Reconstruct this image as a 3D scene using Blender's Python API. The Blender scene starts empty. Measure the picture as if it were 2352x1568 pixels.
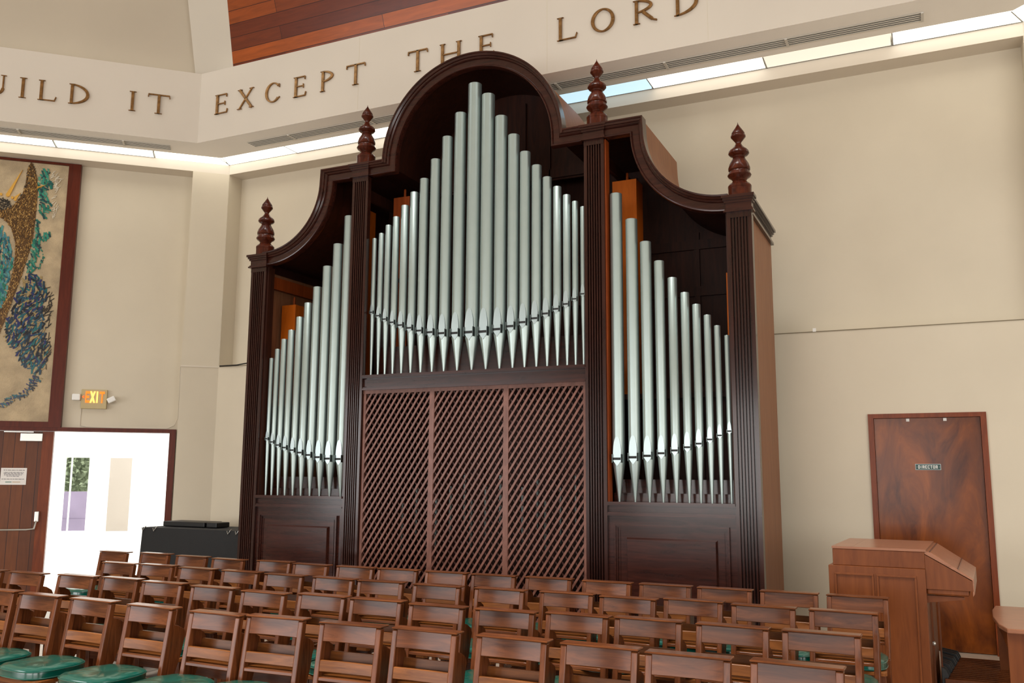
import bpy, bmesh, math, random
from mathutils import Matrix, Vector
random.seed(7)
sc = bpy.context.scene
C = sc.collection
PI = math.pi
EYE = 1.55

# ------------------------------------------------------------------ camera
cam = bpy.data.cameras.new('camera'); camo = bpy.data.objects.new('camera', cam); C.objects.link(camo)
cam.lens = 31.216; cam.sensor_width = 36; cam.clip_start = 0.05; cam.clip_end = 200
R = ((0.9068746, 0.0572817, 0.4174891), (0.4213631, -0.1364568, -0.8965672), (0.0056123, 0.9889886, -0.1478856))
M = Matrix(R).to_4x4(); M.translation = (0, 0, EYE); camo.matrix_world = M
sc.camera = camo

# ------------------------------------------------------------------ world, lights, exposure
w = bpy.data.worlds.new('world'); sc.world = w; w.use_nodes = True
bg = w.node_tree.nodes['Background']; bg.inputs[0].default_value = (0.93, 0.97, 1.0, 1); bg.inputs[1].default_value = 3.2
sc.view_settings.view_transform = 'Standard'; sc.view_settings.look = 'None'
sc.view_settings.exposure = 0.12; sc.view_settings.gamma = 1.0; sc.view_settings.use_curve_mapping = False
def area(name, loc, target, sx, sy, power, col):
    l = bpy.data.lights.new(name, 'AREA'); l.shape = 'RECTANGLE'; l.size = sx; l.size_y = sy; l.energy = power; l.color = col
    o = bpy.data.objects.new(name, l); C.objects.link(o); o.location = loc
    o.rotation_euler = (Vector(target) - Vector(loc)).to_track_quat('-Z', 'Y').to_euler(); return o
# added fill lamps behind the camera, standing in for daylight from unseen windows
area('fill_light_back', (-3.8, -12.5, 2.1), (-3.8, 8, 6.5), 9, 3.6, 600, (1.0, 0.99, 0.975))
area('fill_light_left', (-12.9, -8.0, 2.1), (-3, 6, 5.0), 7, 3.6, 560, (0.96, 0.98, 1.0))
area('fill_light_right', (5.2, -9.5, 2.1), (-5, 8, 6.5), 7, 3.6, 420, (1.0, 0.99, 0.975))
area('fill_light_east', (6.6, 0.5, 2.1), (-5, 5, 4.5), 5, 3.4, 200, (1.0, 0.99, 0.98))
# added overhead fill lamp, lighting the floor so it bounces up to the soffit
ovh = area('overhead_fill_light', (-3.4, 1.0, 12.8), (-3.4, 2.4, 0), 4, 4, 520, (1.0, 0.985, 0.96)); ovh.data.spread = math.radians(75)

# ------------------------------------------------------------------ materials
def newmat(name):
    m = bpy.data.materials.new(name); m.use_nodes = True
    return m, m.node_tree, m.node_tree.nodes['Principled BSDF']
def lin(c):
    return tuple(((v / 255) / 12.92 if v / 255 <= 0.04045 else ((v / 255 + 0.055) / 1.055) ** 2.4) for v in c) + (1,)
def plain(name, rgb, rough=0.5, metal=0.0, coat=0.0, bump=0.0, bscale=40, var=0.0, vscale=3, spec=0.5):
    m, nt, b = newmat(name)
    b.inputs['Base Color'].default_value = lin(rgb); b.inputs['Roughness'].default_value = rough
    b.inputs['Metallic'].default_value = metal; b.inputs['Coat Weight'].default_value = coat
    b.inputs['Coat Roughness'].default_value = 0.15; b.inputs['Specular IOR Level'].default_value = spec
    tc = nt.nodes.new('ShaderNodeTexCoord')
    if var > 0:
        n = nt.nodes.new('ShaderNodeTexNoise'); n.inputs['Scale'].default_value = vscale; n.inputs['Detail'].default_value = 5
        r = nt.nodes.new('ShaderNodeValToRGB'); a = lin(rgb)
        r.color_ramp.elements[0].position = 0.3; r.color_ramp.elements[1].position = 0.7
        r.color_ramp.elements[0].color = tuple(v * (1 - var) for v in a[:3]) + (1,)
        r.color_ramp.elements[1].color = tuple(min(1, v * (1 + var)) for v in a[:3]) + (1,)
        nt.links.new(tc.outputs['Object'], n.inputs['Vector']); nt.links.new(n.outputs['Fac'], r.inputs['Fac'])
        nt.links.new(r.outputs['Color'], b.inputs['Base Color'])
    if bump > 0:
        n2 = nt.nodes.new('ShaderNodeTexNoise'); n2.inputs['Scale'].default_value = bscale; n2.inputs['Detail'].default_value = 4
        bp = nt.nodes.new('ShaderNodeBump'); bp.inputs['Strength'].default_value = bump; bp.inputs['Distance'].default_value = 0.01
        nt.links.new(tc.outputs['Object'], n2.inputs['Vector']); nt.links.new(n2.outputs['Fac'], bp.inputs['Height'])
        nt.links.new(bp.outputs['Normal'], b.inputs['Normal'])
    return m
def wood(name, dark, light, rough=0.35, coat=0.3, stretch=(8, 8, 0.8), objvar=0.0, spec=0.2):
    """grain runs along the axis with the smallest stretch value"""
    m, nt, b = newmat(name); L = nt.links.new
    tc = nt.nodes.new('ShaderNodeTexCoord'); mp = nt.nodes.new('ShaderNodeMapping'); mp.inputs['Scale'].default_value = stretch
    L(tc.outputs['Object'], mp.inputs['Vector'])
    oi = nt.nodes.new('ShaderNodeObjectInfo')
    ad = nt.nodes.new('ShaderNodeVectorMath'); ad.operation = 'ADD'; mu = nt.nodes.new('ShaderNodeMath'); mu.operation = 'MULTIPLY'; mu.inputs[1].default_value = 37
    L(oi.outputs['Random'], mu.inputs[0]); L(mp.outputs['Vector'], ad.inputs[0]); L(mu.outputs[0], ad.inputs[1])
    n = nt.nodes.new('ShaderNodeTexNoise'); n.inputs['Scale'].default_value = 3.2; n.inputs['Detail'].default_value = 8
    n.inputs['Roughness'].default_value = 0.62; n.inputs['Distortion'].default_value = 1.1
    L(ad.outputs[0], n.inputs['Vector'])
    r = nt.nodes.new('ShaderNodeValToRGB'); r.color_ramp.elements[0].position = 0.3; r.color_ramp.elements[1].position = 0.7
    r.color_ramp.elements[0].color = lin(dark); r.color_ramp.elements[1].color = lin(light)
    L(n.outputs['Fac'], r.inputs['Fac'])
    hs = nt.nodes.new('ShaderNodeHueSaturation'); mr = nt.nodes.new('ShaderNodeMapRange')
    mr.inputs['To Min'].default_value = 1 - objvar; mr.inputs['To Max'].default_value = 1 + objvar
    L(oi.outputs['Random'], mr.inputs['Value']); L(mr.outputs['Result'], hs.inputs['Value']); L(r.outputs['Color'], hs.inputs['Color'])
    L(hs.outputs['Color'], b.inputs['Base Color'])
    b.inputs['Roughness'].default_value = rough; b.inputs['Coat Weight'].default_value = coat * 0.35; b.inputs['Coat Roughness'].default_value = 0.1
    b.inputs['Specular IOR Level'].default_value = spec
    bp = nt.nodes.new('ShaderNodeBump'); bp.inputs['Strength'].default_value = 0.03; bp.inputs['Distance'].default_value = 0.004
    L(n.outputs['Fac'], bp.inputs['Height']); L(bp.outputs['Normal'], b.inputs['Normal'])
    return m
def emit(name, rgb, strength):
    m, nt, b = newmat(name)
    b.inputs['Base Color'].default_value = lin(rgb); b.inputs['Emission Color'].default_value = lin(rgb); b.inputs['Emission Strength'].default_value = strength
    return m
def planks(name, dark, light, width, length, axis='X', rough=0.25, coat=0.6, gap=(20, 8, 5), off=0.5):
    """boards laid along `axis` in the object's own coordinates, rows stacked in Z"""
    m, nt, b = newmat(name); L = nt.links.new
    tc = nt.nodes.new('ShaderNodeTexCoord'); sx = nt.nodes.new('ShaderNodeSeparateXYZ'); cx = nt.nodes.new('ShaderNodeCombineXYZ')
    L(tc.outputs['Object'], sx.inputs[0])
    if axis == 'X': L(sx.outputs['X'], cx.inputs['X']); L(sx.outputs['Z'], cx.inputs['Y'])
    else: L(sx.outputs['Z'], cx.inputs['X']); L(sx.outputs['X'], cx.inputs['Y'])
    br = nt.nodes.new('ShaderNodeTexBrick'); br.offset = off; br.inputs['Scale'].default_value = 1
    br.inputs['Brick Width'].default_value = length; br.inputs['Row Height'].default_value = width
    br.inputs['Mortar Size'].default_value = 0.0035; br.inputs['Mortar Smooth'].default_value = 0.1; br.inputs['Bias'].default_value = 0.0
    br.inputs['Color1'].default_value = lin(dark); br.inputs['Color2'].default_value = lin(light); br.inputs['Mortar'].default_value = lin(gap)
    L(cx.outputs[0], br.inputs['Vector'])
    mp = nt.nodes.new('ShaderNodeMapping'); mp.inputs['Scale'].default_value = (1.2, 9, 9) if axis == 'X' else (9, 9, 1.2)
    L(tc.outputs['Object'], mp.inputs['Vector'])
    n = nt.nodes.new('ShaderNodeTexNoise'); n.inputs['Scale'].default_value = 2.4; n.inputs['Detail'].default_value = 8; n.inputs['Distortion'].default_value = 0.8
    L(mp.outputs[0], n.inputs['Vector'])
    mr = nt.nodes.new('ShaderNodeMapRange'); mr.inputs['To Min'].default_value = 0.55; mr.inputs['To Max'].default_value = 1.45
    L(n.outputs['Fac'], mr.inputs['Value'])
    hs = nt.nodes.new('ShaderNodeHueSaturation'); L(br.outputs['Color'], hs.inputs['Color']); L(mr.outputs[0], hs.inputs['Value'])
    L(hs.outputs[0], b.inputs['Base Color']); b.inputs['Roughness'].default_value = rough; b.inputs['Coat Weight'].default_value = coat * 0.3
    b.inputs['Coat Roughness'].default_value = 0.12; b.inputs['Specular IOR Level'].default_value = 0.25
    bp = nt.nodes.new('ShaderNodeBump'); bp.inputs['Strength'].default_value = 0.35; bp.inputs['Distance'].default_value = 0.006; bp.invert = True
    L(br.outputs['Fac'], bp.inputs['Height']); L(bp.outputs['Normal'], b.inputs['Normal'])
    return m

M_ceil = plain('ceiling_plaster', (186, 174, 155), 0.8, var=0.03, vscale=1)
M_wall = plain('cream_plaster', (206, 195, 174), 0.75, var=0.035, vscale=1.3, bump=0.12, bscale=9)
M_wall2 = plain('beam_plaster', (212, 202, 186), 0.7, var=0.025, vscale=1.2, bump=0.05, bscale=6)
M_fascia = plain('fascia_plaster', (204, 194, 180), 0.7, var=0.025, vscale=1.0, bump=0.04, bscale=4)
M_soffit = plain('soffit_plaster', (242, 238, 230), 0.7, var=0.02, vscale=2)
M_floor = plain('terrazzo_floor', (158, 142, 126), 0.3, var=0.12, vscale=9, coat=0.1)
M_organ = wood('organ_mahogany', (32, 15, 11), (54, 26, 19), 0.2, 0.5, (7, 7, 0.7), spec=0.3)
M_organ_h = wood('organ_mahogany_across', (36, 16, 12), (60, 28, 20), 0.2, 0.5, (0.7, 7, 7), spec=0.3)
M_finial = wood('turned_finial_wood', (48, 18, 11), (84, 36, 20), 0.2, 0.3, (6, 6, 2))
M_shell = wood('organ_side_veneer', (122, 78, 52), (144, 98, 68), 0.45, 0.0, (6, 6, 0.5))
M_inner = wood('organ_interior_wood', (34, 15, 9), (58, 27, 15), 0.5, 0.0, (6, 6, 0.7))
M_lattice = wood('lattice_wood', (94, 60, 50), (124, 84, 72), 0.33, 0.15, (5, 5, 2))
M_lattice_b = wood('rear_lattice_shaded', (44, 22, 17), (64, 34, 26), 0.45, 0.0, (5, 5, 2))  # same wood as the front slats, darkened to paint in shade
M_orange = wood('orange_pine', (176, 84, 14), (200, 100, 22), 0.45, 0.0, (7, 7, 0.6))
M_orange2 = wood('brown_pine', (120, 52, 18), (148, 68, 26), 0.45, 0.0, (7, 7, 0.6))  # browner pine tone for rails, jambs and stopper handles
M_chair = wood('chair_wood', (68, 33, 15), (110, 61, 31), 0.22, 0.2, (0.9, 9, 9), objvar=0.14)
M_chair_v = wood('chair_post_wood', (70, 34, 16), (114, 63, 33), 0.22, 0.2, (9, 9, 0.9), objvar=0.14)
M_chair_l = wood('chair_slat_wood', (88, 48, 20), (132, 78, 36), 0.3, 0.12, (0.9, 9, 9), objvar=0.12)
M_green = plain('green_vinyl', (0, 72, 61), 0.2, var=0.05, vscale=8, coat=0.5, bump=0.12, bscale=9)
M_greend = plain('green_piping', (0, 66, 58), 0.3)
M_console = wood('console_walnut', (96, 49, 21), (118, 64, 30), 0.38, 0.1, (5, 5, 0.6))
M_console_top = wood('console_top_wood', (132, 86, 62), (156, 106, 80), 0.28, 0.25, (1, 6, 6))
M_door = wood('door_mahogany', (70, 29, 8), (140, 72, 20), 0.25, 0.3, (1.3, 1.3, 0.42))
M_doorframe = wood('door_frame_wood', (96, 42, 16), (128, 60, 26), 0.35, 0.1, (8, 8, 0.7))
M_frame = wood('mural_frame_wood', (74, 26, 12), (94, 36, 18), 0.38, 0.05, (7, 7, 0.7))
M_pipe = plain('pipe_metal', (162, 175, 172), 0.36, metal=0.8, var=0.02, vscale=7)
M_pipe_leaf = plain('pipe_lip_metal', (172, 186, 187), 0.3, metal=0.7)
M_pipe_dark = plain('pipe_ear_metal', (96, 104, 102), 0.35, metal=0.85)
M_black = plain('black_slot', (8, 8, 8), 0.6)
M_bronze = plain('bronze', (142, 106, 66), 0.34, metal=0.85, var=0.3, vscale=30)
M_metal = plain('brushed_steel', (190, 190, 186), 0.3, metal=0.9)
M_white = plain('white_plastic', (232, 230, 224), 0.4)
M_case = plain('black_cloth', (16, 17, 19), 0.75, bump=0.1, bscale=60)
M_case2 = plain('black_case', (10, 10, 11), 0.45)
M_planks_c = planks('ceiling_planks', (88, 32, 8), (158, 76, 18), 0.150, 2.4, 'X', 0.3, 0.2, gap=(50, 16, 8), off=0.37)
M_leaf = planks('door_boards', (86, 42, 14), (124, 68, 26), 0.135, 9.0, 'Z', 0.35, 0.1, gap=(40, 14, 8), off=0.0)
M_vent = plain('vent_slot', (22, 24, 24), 0.6)
M_ventslat = plain('vent_slat', (206, 202, 192), 0.5)
M_extwhite = plain('exterior_white', (248, 246, 242), 0.8)
M_extground = plain('exterior_paving', (236, 234, 230), 0.8)
M_extbeige = plain('exterior_beige', (184, 172, 158), 0.8, var=0.05, vscale=1)
M_hedge = plain('hedge_leaves', (142, 152, 120), 0.8, var=0.5, vscale=6, bump=0.8, bscale=14)
M_purple = plain('purple_paint', (140, 126, 146), 0.7, var=0.1, vscale=2)
M_purple_d = plain('dark_purple_paint', (96, 74, 96), 0.7)

# ------------------------------------------------------------------ mesh helpers
class MB:
    def __init__(s): s.v = []; s.f = []; s.m = []; s.sm = []
    def add(s, vs, fs, mi=0, smooth=False):
        o = len(s.v); s.v += [tuple(v) for v in vs]
        for f in fs: s.f.append(tuple(i + o for i in f)); s.m.append(mi); s.sm.append(smooth)
        return s
    def box(s, x0, x1, y0, y1, z0, z1, mi=0):
        vs = [(x, y, z) for z in (z0, z1) for y in (y0, y1) for x in (x0, x1)]
        return s.add(vs, [(0, 2, 3, 1), (4, 5, 7, 6), (0, 1, 5, 4), (2, 6, 7, 3), (0, 4, 6, 2), (1, 3, 7, 5)], mi)
    def hexa(s, b, t, mi=0):
        """bottom and top quads (4 points each, same winding)"""
        return s.add(list(b) + list(t), [(3, 2, 1, 0), (4, 5, 6, 7), (0, 1, 5, 4), (1, 2, 6, 5), (2, 3, 7, 6), (3, 0, 4, 7)], mi)
    def prism(s, poly, a, b, axis='y', mi=0, smooth=False):
        n = len(poly)
        def P(u, v, t): return {'y': (u, t, v), 'x': (t, u, v), 'z': (u, v, t)}[axis]
        vs = [P(u, v, a) for u, v in poly] + [P(u, v, b) for u, v in poly]
        s.add(vs, [tuple(range(n))[::-1], tuple(range(n, 2 * n))], mi)
        o = len(s.v) - 2 * n
        for i in range(n):
            j = (i + 1) % n; s.f.append((o + i, o + j, o + n + j, o + n + i)); s.m.append(mi); s.sm.append(smooth)
        return s
    def lathe(s, prof, cx=0, cy=0, n=24, mi=0, cap=True):
        o = len(s.v)
        for r, z in prof:
            for i in range(n):
                a = 2 * PI * i / n; s.v.append((cx + r * math.cos(a), cy + r * math.sin(a), z))
        for k in range(len(prof) - 1):
            for i in range(n):
                j = (i + 1) % n
                s.f.append((o + k * n + i, o + k * n + j, o + (k + 1) * n + j, o + (k + 1) * n + i)); s.m.append(mi); s.sm.append(True)
        if cap:
            s.f.append(tuple(o + i for i in range(n))[::-1]); s.m.append(mi); s.sm.append(False)
            k = len(prof) - 1; s.f.append(tuple(o + k * n + i for i in range(n))); s.m.append(mi); s.sm.append(False)
        return s
    def tube(s, pts, r, n=8, mi=0):
        pts = [Vector(p) for p in pts]; o = len(s.v)
        for k, p in enumerate(pts):
            d = (pts[min(k + 1, len(pts) - 1)] - pts[max(k - 1, 0)]).normalized()
            a = d.orthogonal().normalized() if abs(d.z) > 0.95 else d.cross(Vector((0, 0, 1))).normalized(); b = d.cross(a)
            for i in range(n):
                t = 2 * PI * i / n; s.v.append(tuple(p + r * (math.cos(t) * a + math.sin(t) * b)))
        for k in range(len(pts) - 1):
            for i in range(n):
                j = (i + 1) % n; s.f.append((o + k * n + i, o + k * n + j, o + (k + 1) * n + j, o + (k + 1) * n + i)); s.m.append(mi); s.sm.append(True)
        s.f.append(tuple(o + i for i in range(n))); s.m.append(mi); s.sm.append(False)
        k = len(pts) - 1; s.f.append(tuple(o + k * n + i for i in range(n))[::-1]); s.m.append(mi); s.sm.append(False)
        return s
    def sweep(s, path, prof, closed=False, mi=0):
        """path of (x, z) in the front plane; prof of (offset along left normal, y). Mitred."""
        n = len(path); mit = []
        for i in range(n):
            p = Vector(path[i]); a = Vector(path[max(i - 1, 0)]); b = Vector(path[min(i + 1, n - 1)])
            d1 = (p - a).normalized() if i > 0 else (b - p).normalized(); d2 = (b - p).normalized() if i < n - 1 else d1
            n1 = Vector((-d1.y, d1.x)); n2 = Vector((-d2.y, d2.x)); m = (n1 + n2)
            m = m / max(0.3, (1 + n1.dot(n2))); mit.append(m)
        o = len(s.v); k = len(prof)
        for i in range(n):
            for off, y in prof:
                q = Vector(path[i]) + mit[i] * off; s.v.append((q.x, y, q.y))
        for i in range(n - 1):
            for j in range(k):
                jj = (j + 1) % k
                s.f.append((o + i * k + j, o + i * k + jj, o + (i + 1) * k + jj, o + (i + 1) * k + j)); s.m.append(mi); s.sm.append(True)
        s.f.append(tuple(o + j for j in range(k))); s.m.append(mi); s.sm.append(False)
        s.f.append(tuple(o + (n - 1) * k + j for j in range(k))[::-1]); s.m.append(mi); s.sm.append(False)
        return s
    def xf(s, mat):
        s.v = [tuple(mat @ Vector(v)) for v in s.v]; return s
    def build(s, name, mat, parent=None, bevel=0, seg=2):
        me = bpy.data.meshes.new(name); me.from_pydata(s.v, [], s.f)
        mats = mat if isinstance(mat, (list, tuple)) else [mat]
        for m in mats: me.materials.append(m)
        for p, mi, sm in zip(me.polygons, s.m, s.sm): p.material_index = mi; p.use_smooth = sm
        bm = bmesh.new(); bm.from_mesh(me); bmesh.ops.recalc_face_normals(bm, faces=bm.faces)
        if any(s.sm):
            for e in bm.edges: e.smooth = len(e.link_faces) != 2 or e.calc_face_angle(0) < 0.6
        bm.to_mesh(me); bm.free()
        o = bpy.data.objects.new(name, me); C.objects.link(o)
        if parent: o.parent = parent
        if bevel:
            b = o.modifiers.new('bevel', 'BEVEL'); b.width = bevel; b.segments = seg; b.limit_method = 'ANGLE'; b.angle_limit = 0.7
        return o
def thing(name, label, cat, loc=(0, 0, 0), rz=0, group=None):
    o = bpy.data.objects.new(name, None); C.objects.link(o); o.location = loc; o.rotation_euler = (0, 0, rz)
    o.empty_display_size = 0.1
    return tag(o, label, cat, group)
def tag(o, label, cat, group=None, kind=None):
    o['label'] = label; o['category'] = cat
    if group: o['group'] = group
    if kind: o['kind'] = kind
    return o
def struct(o): o['kind'] = 'structure'; return o
def copy_tree(o, parent=None):
    c = o.copy(); C.objects.link(c); c.parent = parent
    for ch in o.children: copy_tree(ch, c)
    return c

# ------------------------------------------------------------------ the room (octagonal chapel)
TH = math.radians(42.54)
PC = Vector((-8.63, 9.14, 0))                    # corner between the organ wall and the mural wall
U = Vector((-math.cos(TH), -math.sin(TH), 0))    # along the mural wall, to the left
N = Vector((math.sin(TH), -math.cos(TH), 0))     # out of the mural wall, into the room
# frame of the mural wall: local x = distance from the corner, local y = depth behind the face, z up
MW = Matrix(((U.x, -N.x, 0, PC.x), (U.y, -N.y, 0, PC.y), (0, 0, 1, 0), (0, 0, 0, 1)))
XR = 1.045                                        # corner at the right end of the organ wall
U2 = Vector((math.cos(TH), -math.sin(TH), 0)); N2 = Vector((-math.sin(TH), -math.cos(TH), 0))
MR = Matrix(((U2.x, -N2.x, 0, XR), (U2.y, -N2.y, 0, 9.14), (0, 0, 1, 0), (0, 0, 0, 1)))
ZS, ZB, ZF = 4.25 + EYE, 4.115 + EYE, 5.203 + EYE  # soffit, beam underside, fascia top
SEAM = 1.413 + EYE
YU = 9.395                                        # recessed upper wall
FY = 8.305                                        # fascia face

struct(MB().prism([(-18, -15), (10, -15), (10, 9.9), (-6, 9.9), (-9.4, 9.3), (-18, 1.6)], -0.2, 0.0, 'z').build('floor', M_floor))

# organ wall: thick lower part, recessed upper part, door opening
m = MB()
m.box(-8.63, -0.5, 9.14, 9.7, 0, SEAM); m.box(0.5, XR, 9.14, 9.7, 0, SEAM); m.box(-0.5, 0.5, 9.14, 9.7, 2.136, SEAM)
m.box(-8.63, XR, YU, 9.7, SEAM, ZS + 0.1)
m.box(-0.5, 0.5, 9.30, 9.7, 0, 2.136)
struct(m.build('wall_back', M_wall))
struct(MB().box(-8.63, XR, 9.142, YU + 0.02, ZB, ZS - 0.002).build('trim_1', M_wall2))
MB_ = MB().box(-8.95, -8.625, 9.142, 9.68, SEAM, ZB).box(XR - 0.005, XR + 0.32, 9.142, 9.68, SEAM, ZB)
struct(MB_.build('wall_back_returns', M_wall))
# dark joint line along the top of the thick lower wall
struct(MB().box(-8.61, XR, 9.134, 9.142, SEAM - 0.004, SEAM + 0.004).build('trim_9', plain('joint_dark', (120, 108, 86), 0.8)))
# mural wall: column, recess, door opening
m = MB()
m.box(0.0, 0.475, 0.0, 0.9, 0, ZB)
m.box(0.475, 0.58, 0.285, 0.75, 0, 2.10); m.box(0.475, 6.2, 0.285, 0.75, 2.10, ZB + 0.02); m.box(3.4, 6.2, 0.285, 0.75, 0, 2.10)
m.box(6.2, 9.7, 0.0, 0.9, 0, ZB)
m.xf(MW); struct(m.build('wall_left', M_wall))
struct(MB().box(0.0, 9.7, 0.0, 0.9, ZB, ZS - 0.002).xf(MW).build('trim_2', M_wall2))
# thin plaster seam strip around the column at the height of the ledge
struct(MB().box(-0.006, 0.48, -0.008, 0.0, SEAM - 0.012, SEAM + 0.004).xf(MW).build('trim_3', M_wall2))
# right wall beyond the frame
m = MB(); m.box(0, 0.475, 0, 0.9, 0, ZB); m.box(0.475, 9.7, 0.285, 0.9, 0, ZB); m.xf(MR); struct(m.build('wall_right', M_wall))
struct(MB().box(0.0, 9.7, 0.0, 0.9, ZB, ZS - 0.002).xf(MR).build('trim_4', M_wall2))
# the walls behind the camera
m = MB()
m.box(-13.2, 5.6, -14.4, -14.1, 0, ZS)
m.add([(-18, -6, 0), (-13.2, -14.2, 0), (-13.2, -14.2, ZS), (-18, -6, ZS), (-15.78, 2.58, 0), (-15.78, 2.58, ZS), (5.6, -14.2, 0), (10.2, -6, 0), (10.2, -6, ZS), (5.6, -14.2, ZS), (8.19, 2.58, 0), (8.19, 2.58, ZS)],
      [(0, 1, 2, 3), (4, 0, 3, 5), (6, 7, 8, 9), (7, 10, 11, 8)])
struct(m.build('wall_front', M_wall))

# soffit between fascia and light strip (mitred at the corners)
def mitre(y):    # x of the left and right mitre lines at depth y
    t = (9.14 - y) / (9.14 - FY); return (-8.63 + 0.22 * t, XR - 0.22 * t)
def tri_wall(y0, y1, z0, z1, name, mat):
    """ring segment y0..y1 along the organ wall and both neighbouring walls"""
    a0, b0 = mitre(y0); a1, b1 = mitre(y1); o0 = 9.14 - y0; o1 = 9.14 - y1; obs = []
    obs.append(struct(MB().hexa([(a0, y0, z0), (b0, y0, z0), (b1, y1, z0), (a1, y1, z0)], [(a0, y0, z1), (b0, y0, z1), (b1, y1, z1), (a1, y1, z1)]).build(name + '1', mat)))
    L0 = PC + U * 9.7 + N * o0; L1 = PC + U * 9.7 + N * o1
    obs.append(struct(MB().hexa([(a0, y0, z0), (a1, y1, z0), (L1.x, L1.y, z0), (L0.x, L0.y, z0)], [(a0, y0, z1), (a1, y1, z1), (L1.x, L1.y, z1), (L0.x, L0.y, z1)]).build(name + '2', mat)))
    Q = Vector((XR, 9.14, 0)); L0 = Q + U2 * 9.7 + N2 * o0; L1 = Q + U2 * 9.7 + N2 * o1
    obs.append(struct(MB().hexa([(b0, y0, z0), (b1, y1, z0), (L1.x, L1.y, z0), (L0.x, L0.y, z0)], [(b0, y0, z1), (b1, y1, z1), (L1.x, L1.y, z1), (L0.x, L0.y, z1)]).build(name + '3', mat)))
    return obs
for o, nm in zip(tri_wall(FY + 0.001, 8.863, ZS, ZS + 0.012, 's', M_soffit), ('soffit_back', 'soffit_left', 'soffit_right')): o.name = nm
for o, nm in zip(tri_wall(8.863, 9.7, ZS + 0.09, ZS + 0.2, 's', M_soffit), ('soffit_light_cove_back', 'soffit_light_cove_left', 'soffit_light_cove_right')): o.name = nm
for o, nm in zip(tri_wall(FY, FY + 0.14, ZS + 0.0005, ZF, 's', M_fascia), ('fascia_back', 'fascia_left', 'fascia_right')): o.name = nm
# fine joints in the fascia
for i, x in enumerate((-5.91, -3.47, -1.74)):
    struct(MB().box(x - 0.002, x + 0.002, FY - 0.0015, FY + 0.01, ZS + 0.02, ZF - 0.02).build('trim_%d' % (5 + i), M_wall))

# steep roof above the fascia: planked over the organ wall, plastered over the mural wall
lean = 0.414
YB = FY + 0.30
HZ = 8.0
def aI(y): return mitre(y)
a0, b0 = mitre(YB); yt = YB - lean * HZ; a1, b1 = mitre(yt)
a1 = a0 + 0.39 / 0.92 * lean * HZ; b1 = b0 - 0.39 / 0.92 * lean * HZ
z0, z1 = ZF - 0.12, ZF - 0.12 + HZ
struct(MB().hexa([(a0, YB, z0), (b0, YB, z0), (b0, YB + 0.1, z0), (a0, YB + 0.1, z0)], [(a1, yt, z1), (b1, yt, z1), (b1, yt + 0.1, z1), (a1, yt + 0.1, z1)]).build('ceiling_planks', M_planks_c))
B0 = Vector((a0, YB, z0)); B1 = B0 + U * 9.2; T0 = Vector((a1, yt, z1)); T1 = B1 + N * lean * HZ + U * (-1.4) ; T1.z = z1
struct(MB().hexa([B0, B1, B1 - N * 0.1, B0 - N * 0.1], [T0, T1, T1 - N * 0.1, T0 - N * 0.1]).build('ceiling_left', M_ceil))
B0 = Vector((b0, YB, z0)); B1 = B0 + U2 * 9.2; T0 = Vector((b1, yt, z1)); T1 = B1 + N2 * lean * HZ + U2 * (-1.4); T1.z = z1
struct(MB().hexa([B0, B1, B1 - N2 * 0.1, B0 - N2 * 0.1], [T0, T1, T1 - N2 * 0.1, T0 - N2 * 0.1]).build('ceiling_right', M_ceil))
# the rest of the roof, behind the camera
struct(MB().add([(-18, -6, ZS), (-13.2, -14.2, ZS), (5.6, -14.2, ZS), (10.2, -6, ZS), (8.5, 2.9, ZS), (-16, 2.9, ZS),
                 (-7.0, -2.5, 13.6), (-5.5, -5.6, 13.6), (-2.1, -5.6, 13.6), (-0.6, -2.5, 13.6), (-1.0, 5.2, 14.6), (-7.2, 5.2, 14.6), (-9, -1, 14.6), (2, -1, 14.6)],
    [(0, 1, 7, 6), (1, 2, 8, 7), (2, 3, 9, 8), (3, 4, 13, 9), (5, 0, 6, 12), (6, 7, 8, 9), (6, 9, 13, 12), (12, 13, 10, 11)]).build('ceiling_back', M_wall))
# rib over the corner
bis = Vector((0.39, -0.92, 0)); lat = Vector((0.92, 0.39, 0)); rb = Vector((-8.33, 8.50, ZF - 0.10)); rt = rb + bis * (0.45 * 6) + Vector((0, 0, 6))
def sec(p, w0=-0.27, w1=0.28, d0=0.0, d1=-0.5): return [p + lat * w0 + bis * d0, p + lat * w1 + bis * d0, p + lat * w1 + bis * d1, p + lat * w0 + bis * d1]
struct(MB().hexa(sec(rb), sec(rt)).build('beam_corner', plain('rib_plaster', (196, 187, 172), 0.7, var=0.02, vscale=1)))

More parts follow.
